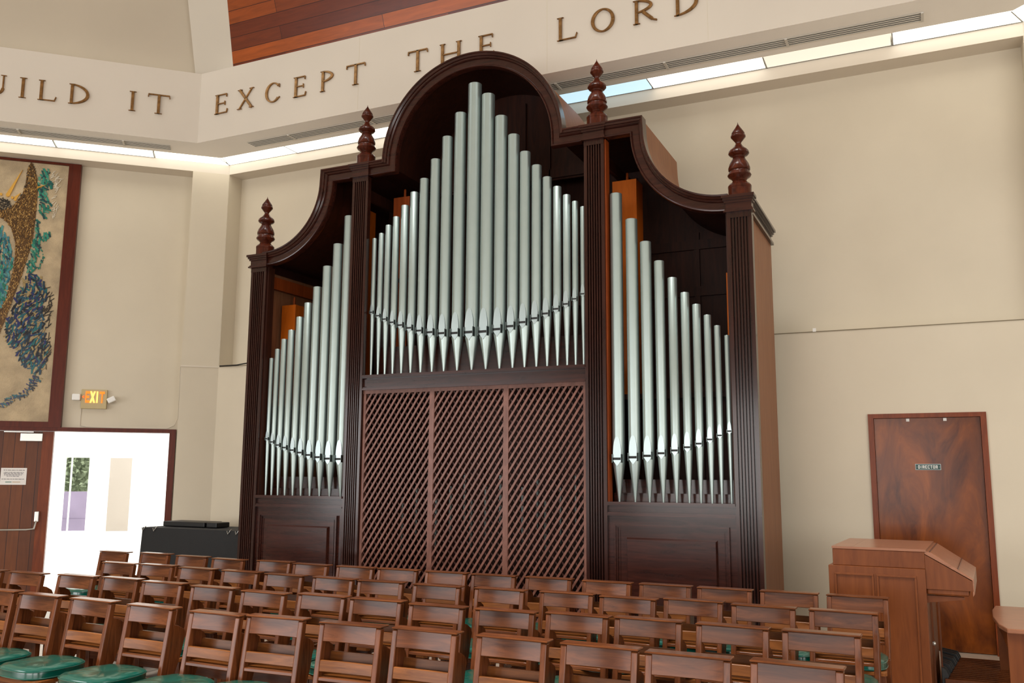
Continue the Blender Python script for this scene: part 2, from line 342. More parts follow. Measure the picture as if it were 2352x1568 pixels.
# light panels in the cove: translucent diffusers, brighter and duller ones
LM = {'white': emit('diffuser_white', (255, 253, 244), 1.9), 'blue': emit('diffuser_blue', (190, 222, 240), 0.95), 'dull': emit('diffuser_dull', (236, 228, 212), 0.72)}
M_rim = plain('diffuser_rim', (150, 150, 145), 0.5)
def light_panel(x0, x1, y0, y1, kind, label, mat=None, skew0=0.0, skew1=0.0):
    t = thing('light_panel', label, 'light', group='light panels in the ceiling cove')
    g = 0.012
    d = MB().hexa([(x0 + g + skew0, y0, ZS), (x1 - g + skew1, y0, ZS), (x1 - g, y1 - 0.012, ZS), (x0 + g, y1 - 0.012, ZS)],
                  [(x0 + g + skew0, y0, ZS + 0.02), (x1 - g + skew1, y0, ZS + 0.02), (x1 - g, y1 - 0.012, ZS + 0.02), (x0 + g, y1 - 0.012, ZS + 0.02)])
    r = MB().box(x0 - 0.0, x0 + g, y0, y1, ZS - 0.002, ZS + 0.03).box(x0, x1, y1 - 0.012, y1, ZS - 0.002, ZS + 0.03)
    if skew0: r = MB().hexa([(x0, y1, ZS - .002), (x0 + g, y1, ZS - .002), (x0 + g + skew0, y0, ZS - .002), (x0 + skew0, y0, ZS - .002)], [(x0, y1, ZS + .03), (x0 + g, y1, ZS + .03), (x0 + g + skew0, y0, ZS + .03), (x0 + skew0, y0, ZS + .03)])
    if mat: d.xf(mat); r.xf(mat)
    d.build('diffuser', LM[kind], t); r.build('rim', M_rim, t)
    return t
xs = [-8.63, -7.456, -6.22, -5.0, -3.77, -2.541, -1.312, -0.089, 1.045]
kinds = ['white', 'white', 'white', 'blue', 'blue', 'white', 'dull', 'white']
labs = ['bright light panel over the organ wall, next to the left corner', 'bright light panel left of the left inner finial', 'bright light panel just left of the round arch',
        'light panel behind the left side of the round arch', 'bluish light panel behind the tall right inner finial', 'bright light panel right of the tall inner finial',
        'dull cream light panel, duller than its neighbours, second from the right', 'brightest light panel, at the right end of the organ wall']
for i in range(8):
    light_panel(xs[i], xs[i + 1], 8.868, 9.138, kinds[i], labs[i], skew0=0.07 if i == 0 else 0, skew1=-0.07 if i == 7 else 0)
xb = [0.0, 0.974, 2.188, 3.40, 4.62, 5.84]
lb = ['light panel over the mural wall, nearest the corner', 'light panel above the EXIT sign side of the mural', 'light panel above the mosaic mural, at the left picture edge', 'light panel above the far part of the mural', 'light panel beyond the mural']
for i in range(3):
    m_ = MW @ Matrix.Scale(-1, 4, Vector((0, 1, 0)))
    light_panel(xb[i], xb[i + 1], 0.272, 0.014, 'white', lb[i], mat=m_, skew0=0.09 if i == 0 else 0)
light_panel(0.0, 1.2, 0.272, 0.014, 'white', skew0=0.09, label='light panel at the far right top corner of the picture', mat=MR @ Matrix.Scale(-1, 4, Vector((0, 1, 0))))

# linear air vents in the soffit
def vent(x0, x1, y0, y1, mat, label):
    t = thing('air_vent', label, 'vent')
    b = MB().box(x0, x1, y0, y1, ZS - 0.004, ZS + 0.005)
    s = MB(); n = 4; h = (y1 - y0)
    for k in range(n + 1):
        yy = y0 + h * k / n; s.box(x0, x1, yy - 0.0095, yy + 0.0095, ZS - 0.007, ZS - 0.003)
    x = x1
    while x > x0 + 0.1:
        MB().box(x - 0.012, x + 0.012, y0 - 0.01, y1 + 0.01, ZS - 0.016, ZS - 0.002).xf(mat).build('joint_bracket', M_ventslat, t); x -= 1.22
    for q in (b, s): q.xf(mat)
    b.build('slot', M_vent, t); s.build('slats', M_ventslat, t)
vent(-7.80, 0.186, 8.553, 8.708, Matrix(), 'long slotted air vent in the soffit above the organ')
vent(0.75, 6.2, -0.56, -0.40, MW, 'long slotted air vent in the soffit above the mosaic mural')

# ------------------------------------------------------------------ bronze lettering
def serif(m, x, z, w, h=0.008):   # flat serif centred on x
    m.box(x - w / 2, x + w / 2, -TK, 0, z - h / 2, z + h / 2)
TK = 0.022
def stroke(m, x0, z0, x1, z1, w):
    d = Vector((x1 - x0, z1 - z0)).normalized(); n = Vector((-d.y, d.x)) * w / 2
    m.prism([(x0 + n.x, z0 + n.y), (x0 - n.x, z0 - n.y), (x1 - n.x, z1 - n.y), (x1 + n.x, z1 + n.y)], -TK, 0, 'y')
def bowl(m, cx, cz, rx, rz, a0, a1, wmax, wmin, n=18):
    pts = []
    for k in range(n + 1):
        a = a0 + (a1 - a0) * k / n; w = wmin + (wmax - wmin) * abs(math.cos(a))
        pts.append((Vector((cx + rx * math.cos(a), cz + rz * math.sin(a))), Vector((cx + (rx - w) * math.cos(a), cz + (rz - w) * math.sin(a)))))
    vs = []
    for a, b in pts: vs += [(a.x, -TK, a.y), (b.x, -TK, b.y), (b.x, 0, b.y), (a.x, 0, a.y)]
    fs = []
    for k in range(n):
        for q in range(4): fs.append((4 * k + q, 4 * k + (q + 1) % 4, 4 * k + 4 + (q + 1) % 4, 4 * k + 4 + q))
    fs += [(0, 1, 2, 3), (4 * n + 3, 4 * n + 2, 4 * n + 1, 4 * n)]
    m.add(vs, fs)
def letter_mesh(ch, W, H):
    m = MB(); t = 0.034; s = 0.075; x0 = 0.035
    if ch in 'EXCPTHLORDUI'.replace('X', '').replace('C', '').replace('O', '').replace('U', '').replace('T', '').replace('I', ''):
        stroke(m, x0, 0, x0, H, t); serif(m, x0, 0.004, s); serif(m, x0, H - 0.004, s)
    if ch == 'E':
        stroke(m, x0, H - 0.007, W * 0.92, H - 0.007, 0.014); stroke(m, W * 0.92 - 0.006, H, W * 0.92 - 0.006, H - 0.045, 0.01)
        stroke(m, x0, H * 0.52, W * 0.78, H * 0.52, 0.013); stroke(m, W * 0.78, H * 0.52 + 0.028, W * 0.78, H * 0.52 - 0.028, 0.01)
        stroke(m, x0, 0.007, W * 0.95, 0.007, 0.014); stroke(m, W * 0.93, 0.0, W, 0.055, 0.012)
    if ch == 'L':
        stroke(m, x0, 0.007, W * 0.93, 0.007, 0.014); stroke(m, W * 0.91, 0.0, W, 0.06, 0.012)
    if ch in 'T':
        c = W / 2; stroke(m, c, 0, c, H, t); serif(m, c, 0.004, 0.09); stroke(m, 0.0, H - 0.008, W, H - 0.008, 0.016)
        stroke(m, 0.006, H, 0.0, H - 0.045, 0.012); stroke(m, W - 0.006, H, W, H - 0.045, 0.012)
    if ch == 'I':
        c = W / 2; stroke(m, c, 0, c, H, t); serif(m, c, 0.004, W); serif(m, c, H - 0.004, W)
    if ch == 'H':
        stroke(m, W - x0, 0, W - x0, H, t); serif(m, W - x0, 0.004, s); serif(m, W - x0, H - 0.004, s); stroke(m, x0, H * 0.5, W - x0, H * 0.5, 0.014)
    if ch == 'X':
        stroke(m, 0.03, H, W - 0.035, 0, 0.034); stroke(m, 0.03, 0, W - 0.04, H, 0.016)
        for q in ((0.035, 0.004), (W - 0.04, 0.004), (0.035, H - 0.004), (W - 0.045, H - 0.004)): serif(m, q[0], q[1], 0.075)
    if ch == 'C':
        bowl(m, W * 0.52, H / 2, W * 0.52, H / 2, 0.75, 2 * PI - 0.72, 0.034, 0.012, 26)
        stroke(m, W * 0.92, H * 0.9, W * 0.92, H * 0.72, 0.012); stroke(m, W * 0.9, H * 0.17, W * 0.98, H * 0.24, 0.01)
    if ch == 'O': bowl(m, W / 2, H / 2, W / 2, H / 2, 0, 2 * PI, 0.036, 0.014, 32)
    if ch == 'D': bowl(m, x0, H / 2, W - x0, H / 2, -PI / 2, PI / 2, 0.036, 0.013, 22)
    if ch in 'PR':
        bowl(m, x0, H * 0.73, W * (0.94 if ch == 'P' else 0.84) - x0, H * 0.27, -PI / 2, PI / 2, 0.034, 0.012, 18)
    if ch == 'R':
        stroke(m, W * 0.42, H * 0.48, W * 0.82, 0.03, 0.034); stroke(m, W * 0.78, 0.03, W * 1.02, 0.008, 0.016)
    if ch == 'U':
        stroke(m, x0, H * 0.35, x0, H, t); serif(m, x0, H - 0.004, s); stroke(m, W - x0, H * 0.3, W - x0, H, 0.018); serif(m, W - x0, H - 0.004, 0.065)
        bowl(m, W / 2, H * 0.36, W / 2 - x0 + 0.017, H * 0.36, PI, 2 * PI, 0.034, 0.014, 16)
    return m
words = [('E', -8.131, .21, 'first letter of EXCEPT'), ('X', -7.755, .27, 'in EXCEPT'), ('C', -7.306, .235, 'in EXCEPT'), ('E', -6.864, .19, 'fourth letter of EXCEPT'), ('P', -6.457, .20, 'in EXCEPT'),
         ('T', -6.075, .265, 'last letter of EXCEPT'), ('T', -5.212, .257, 'first letter of THE'), ('H', -4.79, .28, 'in THE, beside the organ arch'), ('E', -4.296, .195, 'half behind the arch top'),
         ('L', -3.345, .225, 'first letter of LORD'), ('O', -2.962, .26, 'in LORD'), ('R', -2.50, .245, 'in LORD'), ('D', -2.07, .245, 'last letter of LORD')]
LB, LH = 4.583 + EYE, 0.262
for ch, x, wd, d in words:
    o = letter_mesh(ch, wd, LH).build('bronze_letter', M_bronze, bevel=0.003, seg=1); o.location = (x, FY - 0.003, LB)
    tag(o, 'bronze serif letter %s %s, on the cream fascia' % (ch, d), 'letter', 'bronze letters on the fascia')
for ch, s0, wd, d in [('U', 2.89, .235, 'cut by the left picture edge'), ('I', 2.513, .082, 'between U and L, on the left fascia'), ('L', 2.30, .205, 'between I and D, on the left fascia'), ('D', 1.955, .235, 'ending the word left of IT'),
                      ('I', 1.255, .082, 'starting the word IT'), ('T', 1.03, .26, 'ending the word IT')]:
    m = letter_mesh(ch, wd, LH)
    o = m.build('bronze_letter', M_bronze, bevel=0.003, seg=1)
    fp = PC + U * s0 + N * 0.776
    o.rotation_euler = (0, 0, math.atan2(-U.y, -U.x)); o.location = (fp.x, fp.y, LB - 0.008)
    tag(o, 'bronze serif letter %s %s' % (ch, d), 'letter', 'bronze letters on the fascia')

# ------------------------------------------------------------------ pipe organ
XC, YO = -4.135, 7.85
ORG = thing('pipe_organ', 'tall dark mahogany pipe organ with silver pipes and a round arched top', 'pipe organ', (XC, YO, 0))
P = lambda n, mb, mat, par=None, **k: mb.build(n, mat, par or ORG, **k)
ZI, ZO = 3.225 + EYE, 2.335 + EYE       # underside of the cornice: inner and outer pilasters
def pilaster(x0, x1, ztop, front=-0.03, nf=6):
    """fluted pilaster"""
    wdt = x1 - x0; mar = wdt * 0.13; pts = [(x0, 0.03), (x0, front)]
    pitch = (wdt - 2 * mar) / nf
    for k in range(nf):
        a = x0 + mar + k * pitch
        pts += [(a + pitch * 0.18, front), (a + pitch * 0.28, front + 0.028), (a + pitch * 0.72, front + 0.028), (a + pitch * 0.82, front)]
    pts += [(x1, front), (x1, 0.03)]
    m = MB(); m.prism(pts, 0.12, ztop - 0.05, 'z'); m.box(x0, x1, front - 0.004, 0.03, ztop - 0.05, ztop); m.box(x0 - 0.012, x1 + 0.012, front - 0.015, 0.03, 0, 0.12)
    return m
for a, b, zt in ((-2.835, -2.615, ZO), (-1.46, -1.255, ZI), (1.255, 1.46, ZI), (2.615, 2.835, ZO)):
    P('pilaster', pilaster(a, b, zt), M_organ)
    # moulded capital block breaking forward over the pilaster
    c = MB(); p0 = 0.012; zc = zt
    for (za, zb, e) in ((0.0, 0.016, 0.03), (0.016, 0.03, 0.018), (0.03, 0.085, 0.006), (0.085, 0.105, 0.022), (0.105, 0.125, 0.036), (0.125, 0.15, 0.05)):
        c.box(a - e * 0.7, b + e * 0.7, -0.035 - e, 0.05, zc + za, zc + zb)
    P('capital', c, M_organ_h)
# cornice moulding sweeping over the bays
prof = [(0.0, 0.04), (0.0, -0.022), (0.006, -0.036), (0.016, -0.038), (0.024, -0.030), (0.027, -0.016), (0.086, -0.016), (0.090, -0.030), (0.096, -0.040), (0.106, -0.046), (0.110, -0.062), (0.128, -0.074), (0.132, -0.084), (0.146, -0.086), (0.146, 0.04)]
def arc(cx, cz, r, a0, a1, n): return [(cx + r * math.cos(a0 + (a1 - a0) * k / n), cz + r * math.sin(a0 + (a1 - a0) * k / n)) for k in range(n + 1)]
cz = 3.235 + EYE
side_r = [(1.46, ZI), (1.722, ZI)] + arc(2.605, cz, 0.883, PI, 1.5 * PI, 22)[1:] + [(2.64, ZO + 0.017)]
# offset to the left of travel must point outwards, so travel right to left gives downwards; use the reverse sense
def mirror(p): return [(-x, z) for x, z in p]
P('cornice', MB().sweep(side_r, prof), M_organ_h)
P('cornice', MB().sweep(mirror(side_r)[::-1], prof), M_organ_h)
ca = 3.33 + EYE
top = [(-1.26, ZI), (-0.905, ZI)] + arc(0, ca, 0.905, PI, 0, 48) + [(0.905, ZI), (1.26, ZI)]
P('arch_moulding', MB().sweep(top, prof), M_organ_h)
# shell: boards behind the moulding running back to the wall
def shell(path, t, y0, y1):
    return MB().sweep(path, [(0.085, y0), (0.085, y1), (0.085 + t, y1), (0.085 + t, y0)])
P('top_shell', shell([(1.262, ZI), (1.722, ZI)] + arc(2.605, cz, 0.883, PI, 1.5 * PI, 22)[1:] + [(2.80, ZO + 0.017)], 0.045, 0.03, 1.27), M_shell)
P('top_shell', shell(mirror([(1.262, ZI), (1.722, ZI)] + arc(2.605, cz, 0.883, PI, 1.5 * PI, 22)[1:] + [(2.80, ZO + 0.017)])[::-1], 0.045, 0.03, 1.27), M_shell)
P('arch_shell', shell(top, 0.045, 0.03, 0.98), M_shell)
def lining(path, y1): return MB().sweep(path, [(0.074, 0.035), (0.074, y1), (0.084, y1), (0.084, 0.035)])
P('arch_lining', lining(top, 0.93), M_inner)
lp = [(1.262, ZI), (1.722, ZI)] + arc(2.605, cz, 0.883, PI, 1.5 * PI, 22)[1:] + [(2.77, ZO + 0.017)]
P('bay_lining', lining(lp, 1.23), M_inner); P('bay_lining', lining(mirror(lp)[::-1], 1.23), M_inner)
# sides
for sg in (-1, 1):
    f = lambda a, b: (min(sg * a, sg * b), max(sg * a, sg * b))
    x0, x1 = f(2.775, 2.80)
    P('side_panel', MB().box(x0, x1, 0.03, 1.28, 0, ZO + 0.06), M_shell)
    x0, x1 = f(2.60, 2.832)
    P('side_post', MB().box(*f(2.76, 2.825), 0.028, 0.12, 0, ZO), M_organ)
    c = MB()
    for (za, zb, e) in ((-0.005, 0.02, 0.03), (0.085, 0.105, 0.022), (0.105, 0.125, 0.036), (0.125, 0.15, 0.052)): c.box(*f(2.76, 2.80 + e), 0.05, 1.285, ZO + za, ZO + zb)
    c.box(*f(2.76, 2.806), 0.05, 1.285, ZO + 0.02, ZO + 0.085)
    P('side_cornice', c, M_organ)
    # inner partitions beside the pilasters and rails running back
    P('partition', MB().box(*f(1.30, 1.33), 0.03, 1.25, 0, 2.5), M_inner)
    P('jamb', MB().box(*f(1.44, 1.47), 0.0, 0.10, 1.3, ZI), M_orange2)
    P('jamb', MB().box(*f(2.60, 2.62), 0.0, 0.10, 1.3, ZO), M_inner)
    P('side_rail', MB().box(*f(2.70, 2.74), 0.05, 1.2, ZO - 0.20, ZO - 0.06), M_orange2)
    P('side_rail', MB().box(*f(1.37, 1.41), 0.05, 1.2, ZI - 0.20, ZI - 0.08), M_inner)
# back of the case with frame-and-panel boards
ap = [(x, z) for x, z in arc(2.605, cz, 0.79, PI, 1.5 * PI, 16)]
half = [(2.78, 0.0), (2.78, ZO + 0.10)] + ap[::-1] + [(1.815, ZI + 0.10)]
bk = MB().prism(half + mirror(half)[::-1], 1.24, 1.26, 'y')
bk.prism([(-0.995, ZI)] + arc(0, ca, 0.995, PI, 0, 40) + [(0.995, ZI)], 0.93, 0.95, 'y')
bk.box(-1.36, 1.36, 0.93, 1.27, ZI + 0.09, ZI + 0.11)
for x in (-2.0, -1.0, -0.45, 0.42, 0.95, 1.38, 2.05): bk.box(x - 0.03, x + 0.03, 1.212, 1.24, 1.3, ZI if abs(x) < 1.8 else ZO + 0.2)
for z in (2.4, 3.45, 3.95): bk.box(-2.7, 2.7, 1.205, 1.239, z - 0.05, z + 0.05)
P('back_panel', bk, M_inner)
P('arch_back_rail', MB().box(-1.0, 1.0, 0.9, 0.925, ZI + 0.02, ZI + 0.12).box(0.20, 0.215, 0.9, 0.925, ZI, ZI + 0.95).box(0.50, 0.515, 0.9, 0.925, ZI, ZI + 0.85), M_inner)

# ledges (impost shelves), friezes, panels
def ledge(x0, x1, zt, frieze=0.10, mat=M_organ_h):
    m = MB(); m.box(x0, x1, -0.046, 0.35, zt - 0.022, zt); m.box(x0, x1, -0.030, 0.3, zt - 0.034, zt - 0.022); m.box(x0, x1, 0.012, 0.3, zt - 0.042, zt - 0.034); m.box(x0, x1, -0.004, 0.3, zt - frieze + 0.016, zt - 0.042)
    m.box(x0, x1, 0.012, 0.3, zt - frieze + 0.008, zt - frieze + 0.016); m.box(x0, x1, -0.022, 0.3, zt - frieze - 0.006, zt - frieze + 0.008); m.box(x0, x1, -0.036, 0.3, zt - frieze - 0.024, zt - frieze - 0.006)
    return m
ZL, ZC = 1.31, 2.578
P('impost_shelf', ledge(-2.615, -1.46, ZL), M_organ_h); P('impost_shelf', ledge(1.46, 2.615, ZL), M_organ_h)
P('impost_shelf', ledge(-1.255, 1.255, ZC, 0.135), M_organ_h)
for sg in (-1, 1):
    f = lambda a, b: (min(sg * a, sg * b), max(sg * a, sg * b))
    pn = MB().box(*f(1.46, 2.615), 0.0, 0.03, 0.0, ZL - 0.12)
    a, b = f(1.525, 2.555); zt = ZL - 0.20
    def rect_frame(m, a, b, zb, zt, w, y0, y1):
        m.box(a, b, y0, y1, zt - w, zt); m.box(a, b, y0, y1, zb, zb + w); m.box(a, a + w, y0, y1, zb + w, zt - w); m.box(b - w, b, y0, y1, zb + w, zt - w)
    rect_frame(pn, a, b, 0.22, zt, 0.012, -0.030, 0.001); rect_frame(pn, a + 0.012, b - 0.012, 0.232, zt - 0.012, 0.014, -0.016, 0.001); rect_frame(pn, a + 0.045, b - 0.045, 0.265, zt - 0.045, 0.004, -0.006, 0.001)
    P('lower_panel', pn, M_organ_h)
    q = MB(); a2, b2, zb2, zt2 = a + 0.105, b - 0.105, 0.33, zt - 0.115
    q.hexa([(a2, 0.001, zb2), (b2, 0.001, zb2), (b2, 0.001, zt2), (a2, 0.001, zt2)], [(a2 + 0.014, -0.030, zb2 + 0.014), (b2 - 0.014, -0.030, zb2 + 0.014), (b2 - 0.014, -0.030, zt2 - 0.014), (a2 + 0.014, -0.030, zt2 - 0.014)])
    P('raised_panel', q, M_organ_h)
P('plinth', MB().box(-2.84, 2.84, -0.045, 0.03, -0.0505, 0.11), M_organ_h)
# toe boards behind the feet
P('toe_board', MB().box(-2.6, -1.46, 0.22, 0.26, ZL, ZL + 0.20).box(-2.6, -1.46, 0.17, 0.22, ZL, ZL + 0.075), M_organ_h)
P('toe_board', MB().box(1.46, 2.6, 0.22, 0.26, ZL, ZL + 0.20).box(1.46, 2.6, 0.17, 0.22, ZL, ZL + 0.075), M_organ_h)
P('toe_board', MB().box(-1.25, 1.25, 0.24, 0.28, ZC, ZC + 0.33), M_organ_h)

# lattice doors of the centre bay
zb, zt = 0.16, 0.832 + EYE
fr = MB(); fr.box(-1.255, 1.255, 0.0, 0.04, zt, zt + 0.05); fr.box(-1.255, 1.255, 0.0, 0.04, 0.11, zb)
for x0, x1 in ((-1.25, -1.222), (-0.445, -0.39), (0.39, 0.445), (1.222, 1.25)): fr.box(x0, x1, 0.0, 0.04, zb, zt)
P('lattice_frame', fr, M_lattice)
def clip_slat(m, xa, xb, za, zb_, c, sgn, hw, y0, y1):
    """slat along direction (0.55, sgn*0.835) whose centre line crosses z=za at x=c; clipped to the rectangle"""
    k = 1.516 * sgn
    poly = []
    def line(cx):
        pts = []
        for x in (xa, xb):
            z = za + k * (x - cx)
            if za <= z <= zb_: pts.append((x, z))
        for z in (za, zb_):
            x = cx + (z - za) / k
            if xa < x < xb: pts.append((x, z))
        pts.sort(key=lambda p: p[1]); return (pts[0], pts[-1]) if len(pts) >= 2 else None
    A, B = line(c - hw), line(c + hw)
    if A is None or B is None: return
    m.prism([A[0], B[0], B[1], A[1]], y0, y1, 'y')
for (xa, xb) in ((-1.222, -0.445), (-0.39, 0.39), (0.445, 1.222)):
    front = MB(); back = MB(); span = (zt - zb) / 1.516
    c = xa - span
    while c < xb:
        clip_slat(front, xa, xb, zb, zt, c, 1, 0.0125, 0.004, 0.016); c += 0.0672
    c = xa
    while c < xb + span:
        clip_slat(back, xa, xb, zb, zt, c, -1, 0.0075, 0.0165, 0.028); c += 0.0672
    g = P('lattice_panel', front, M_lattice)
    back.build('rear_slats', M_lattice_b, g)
# dim ranks of small pipes standing behind the lattice
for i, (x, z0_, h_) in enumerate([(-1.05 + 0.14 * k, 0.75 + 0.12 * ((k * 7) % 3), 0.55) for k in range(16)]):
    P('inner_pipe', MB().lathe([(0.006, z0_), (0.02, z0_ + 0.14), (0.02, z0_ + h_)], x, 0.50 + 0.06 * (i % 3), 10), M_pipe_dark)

# display pipes
CENTRE = [(-1.215, 0.026, 4.089, 3.268), (-1.127, 0.0309, 4.136, 3.224), (-1.04, 0.0343, 4.218, 3.181), (-0.943, 0.0375, 4.299, 3.14), (-0.835, 0.0435, 4.413, 3.103), (-0.722, 0.0455, 4.546, 3.066), (-0.6, 0.0488, 4.68, 3.029), (-0.465, 0.0539, 4.876, 3.004), (-0.324, 0.0579, 5.105, 2.985), (-0.169, 0.0625, 5.344, 2.977), (-0.001, 0.0725, 5.64, 2.976), (0.158, 0.0694, 5.493, 2.972), (0.311, 0.0645, 5.226, 2.986), (0.455, 0.0596, 5.002, 3.007), (0.585, 0.0548, 4.799, 3.038), (0.712, 0.0512, 4.638, 3.069), (0.827, 0.0462, 4.498, 3.108), (0.935, 0.0421, 4.385, 3.146), (1.036, 0.0387, 4.287, 3.187), (1.124, 0.0315, 4.21, 3.231), (1.207, 0.0286, 4.146, 3.274)]
LEFT = [(-2.562, 0.0253, 2.838, 1.929), (-2.481, 0.0300, 2.938, 1.893), (-2.393, 0.0342, 3.046, 1.858), (-2.296, 0.0385, 3.144, 1.83), (-2.188, 0.0405, 3.286, 1.802), (-2.078, 0.0449, 3.438, 1.775), (-1.959, 0.048, 3.611, 1.749), (-1.83, 0.053, 3.835, 1.726), (-1.697, 0.055, 4.076, 1.71), (-1.555, 0.058, 4.379, 1.706)]
RIGHT = [(1.545, 0.058, 4.232, 1.702), (1.696, 0.0568, 3.96, 1.715), (1.831, 0.0525, 3.725, 1.727), (1.958, 0.0468, 3.527, 1.749), (2.08, 0.0430, 3.357, 1.773), (2.194, 0.0400, 3.208, 1.8), (2.298, 0.0377, 3.09, 1.831), (2.395, 0.0328, 2.985, 1.866), (2.482, 0.0285, 2.882, 1.9), (2.567, 0.025, 2.788, 1.936)]
def pipe(x, r, zt, zm, zf):
    y = 0.07; fh = zm - zf
    body = MB()
    body.lathe([(0.010, zf), (0.0115, zf + 0.015), (0.0115 + (r - 0.0115) * 0.52, zf + fh * 0.5), (r * 0.97, zm - r * 0.9), (r, zm - r * 0.45), (r, zm + 0.1), (r, zt - 0.004), (r * 0.94, zt), (r * 0.90, zt), (r * 0.90, zt - 0.12)], x, y, 28, cap=False)
    o = P('organ_pipe', body, M_pipe)
    w = r * 0.66; hz = min(0.24, r * 3.4)
    leaf = [(x - w, zm + 0.006), (x + w, zm + 0.006), (x + w, zm + hz * 0.30)]
    for k in range(1, 7):
        t = k / 6; leaf.append((x + w * math.cos(t * PI / 2) ** 0.8 if k < 6 else x, zm + hz * (0.30 + 0.70 * math.sin(t * PI / 2) ** 1.35)))
    for k in range(5, 0, -1):
        t = k / 6; leaf.append((x - w * math.cos(t * PI / 2) ** 0.8, zm + hz * (0.30 + 0.70 * math.sin(t * PI / 2) ** 1.35)))
    leaf.append((x - w, zm + hz * 0.30))
    lf = MB(); lf.prism(leaf, y - r * 1.012, y - r * 0.6, 'y'); lf.build('upper_lip', M_pipe_leaf, o)
    MB().box(x - w, x + w, y - r * 1.03, y - r * 0.6, zm - r * 0.28, zm + 0.006).build('mouth', M_black, o)
    ll = MB(); zz = zm - r * 0.28
    ll.prism([(x - w, zz), (x + w, zz), (x + w, zz - r * 0.14), (x, zz - r * 0.95), (x - w, zz - r * 0.14)], y - r * 1.01, y - r * 0.55, 'y'); ll.build('lower_lip', M_pipe_leaf, o)
    for sg in (-1, 1):
        MB().box(x + sg * (w + 0.004) - 0.0025, x + sg * (w + 0.004) + 0.0025, y - r * 1.30, y - r * 0.5, zm - r * 0.70, zm + r * 0.62).build('ear', M_pipe_dark, o)
for T, zf in ((CENTRE, ZC), (LEFT, ZL), (RIGHT, ZL)):
    for (x, r, zt_, zm) in T: pipe(x, r, zt_, zm, zf)
# support rail behind the pipes
for q in ((-2.6, -1.46, 0.15, 0.17, 2.25, 2.30), (1.46, 2.6, 0.15, 0.17, 2.25, 2.30), (-1.25, 1.25, 0.165, 0.185, 3.6, 3.64)): P('pipe_rail', MB().box(*q), M_inner)
# square wooden pipes with stopper handles
def wood_pipe(x0, x1, y0, y1, zt, z0=2.3, mat=M_orange):
    o = P('wooden_pipe', MB().box(x0, x1, y0, y1, z0, zt), mat, bevel=0.003)
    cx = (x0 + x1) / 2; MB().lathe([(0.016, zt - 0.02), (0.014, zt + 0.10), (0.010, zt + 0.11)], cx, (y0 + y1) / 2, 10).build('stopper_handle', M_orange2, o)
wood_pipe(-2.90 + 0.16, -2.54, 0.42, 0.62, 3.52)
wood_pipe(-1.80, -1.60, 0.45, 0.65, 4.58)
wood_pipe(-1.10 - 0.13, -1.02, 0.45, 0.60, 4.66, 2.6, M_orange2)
wood_pipe(1.36, 1.615, 0.52, 0.74, 4.52)
wood_pipe(2.49, 2.66, 0.50, 0.70, 3.46)
# turned finials
fp = [(65, 1), (90, 6), (110, 18), (150, 45), (185, 68), (200, 72), (206, 69), (212, 74), (225, 81), (240, 80), (252, 70), (285, 45), (300, 32), (315, 30), (340, 45), (365, 66), (385, 92), (405, 108), (430, 113), (450, 98), (463, 70), (475, 64), (500, 74), (550, 104), (600, 119), (622, 117), (628, 106), (636, 106), (650, 114), (680, 129), (700, 118), (722, 86), (745, 73), (765, 88), (785, 114), (805, 127), (830, 126), (838, 118)]
k = 0.000826
for x, z in ((-2.725, ZO + 0.15), (-1.355, ZI + 0.15), (1.355 + 0.01, ZI + 0.15), (2.725, ZO + 0.15)):
    m = MB().lathe([(r_ * k, z + 0.024 + (910 - yy) * k) for yy, r_ in fp][::-1], x, 0.06, 32)
    m.lathe([(0.103, z - 0.01), (0.103, z + 0.088)], x, 0.06, 32)
    P('finial', m, M_finial)

# the whole case is 5.5 m wide; it stands just clear of the wall, below the fascia
def resize(o, k, dz):
    if o.type == 'MESH' and not o.data.get('sized'):
        o.data.transform(Matrix.Translation((0, 0, dz)) @ Matrix.Scale(k, 4)); o.data['sized'] = 1
    for c_ in o.children: resize(c_, k, dz)
KS = 7.60 / 7.85
resize(ORG, KS, EYE * (1 - KS)); ORG.location = (XC * KS, 7.60, 0)
# ------------------------------------------------------------------ mosaic mural on the left wall
MUR = thing('mosaic_mural', 'large mosaic mural with a gold-brown wing and blue-green figure in a red-brown frame', 'mural', tuple(PC))
def ML(mb): return mb.xf(Matrix(((U.x, -N.x, 0, 0), (U.y, -N.y, 0, 0), (0, 0, 1, 0), (0, 0, 0, 1))))
MX0, MX1, MZ0, MZ1 = 1.905, 4.6, 0.565 + EYE, ZB - 0.005
fr = MB(); fr.box(MX0, MX0 + 0.15, 0.195, 0.285, MZ0, MZ1); fr.box(MX1 - 0.15, MX1, 0.195, 0.285, MZ0, MZ1); fr.box(MX0 + .15, MX1 - .15, 0.195, 0.285, MZ0, MZ0 + 0.072); fr.box(MX0 + .15, MX1 - .15, 0.195, 0.285, MZ1 - 0.03, MZ1)
ML(fr).build('frame', M_frame, MUR)
M_sand = plain('mural_sand_ground', (176, 156, 124), 0.6, var=0.22, vscale=5, bump=0.6, bscale=70)
ML(MB().box(MX0 + 0.15, MX1 - 0.15, 0.222, 0.284, MZ0 + 0.07, MZ1 - 0.03)).build('panel', M_sand, MUR)
def inpoly(x, y, P_):
    c = False; j = len(P_) - 1
    for i in range(len(P_)):
        if (P_[i][1] > y) != (P_[j][1] > y) and x < (P_[j][0] - P_[i][0]) * (y - P_[i][1]) / (P_[j][1] - P_[i][1]) + P_[i][0]: c = not c
        j = i
    return c
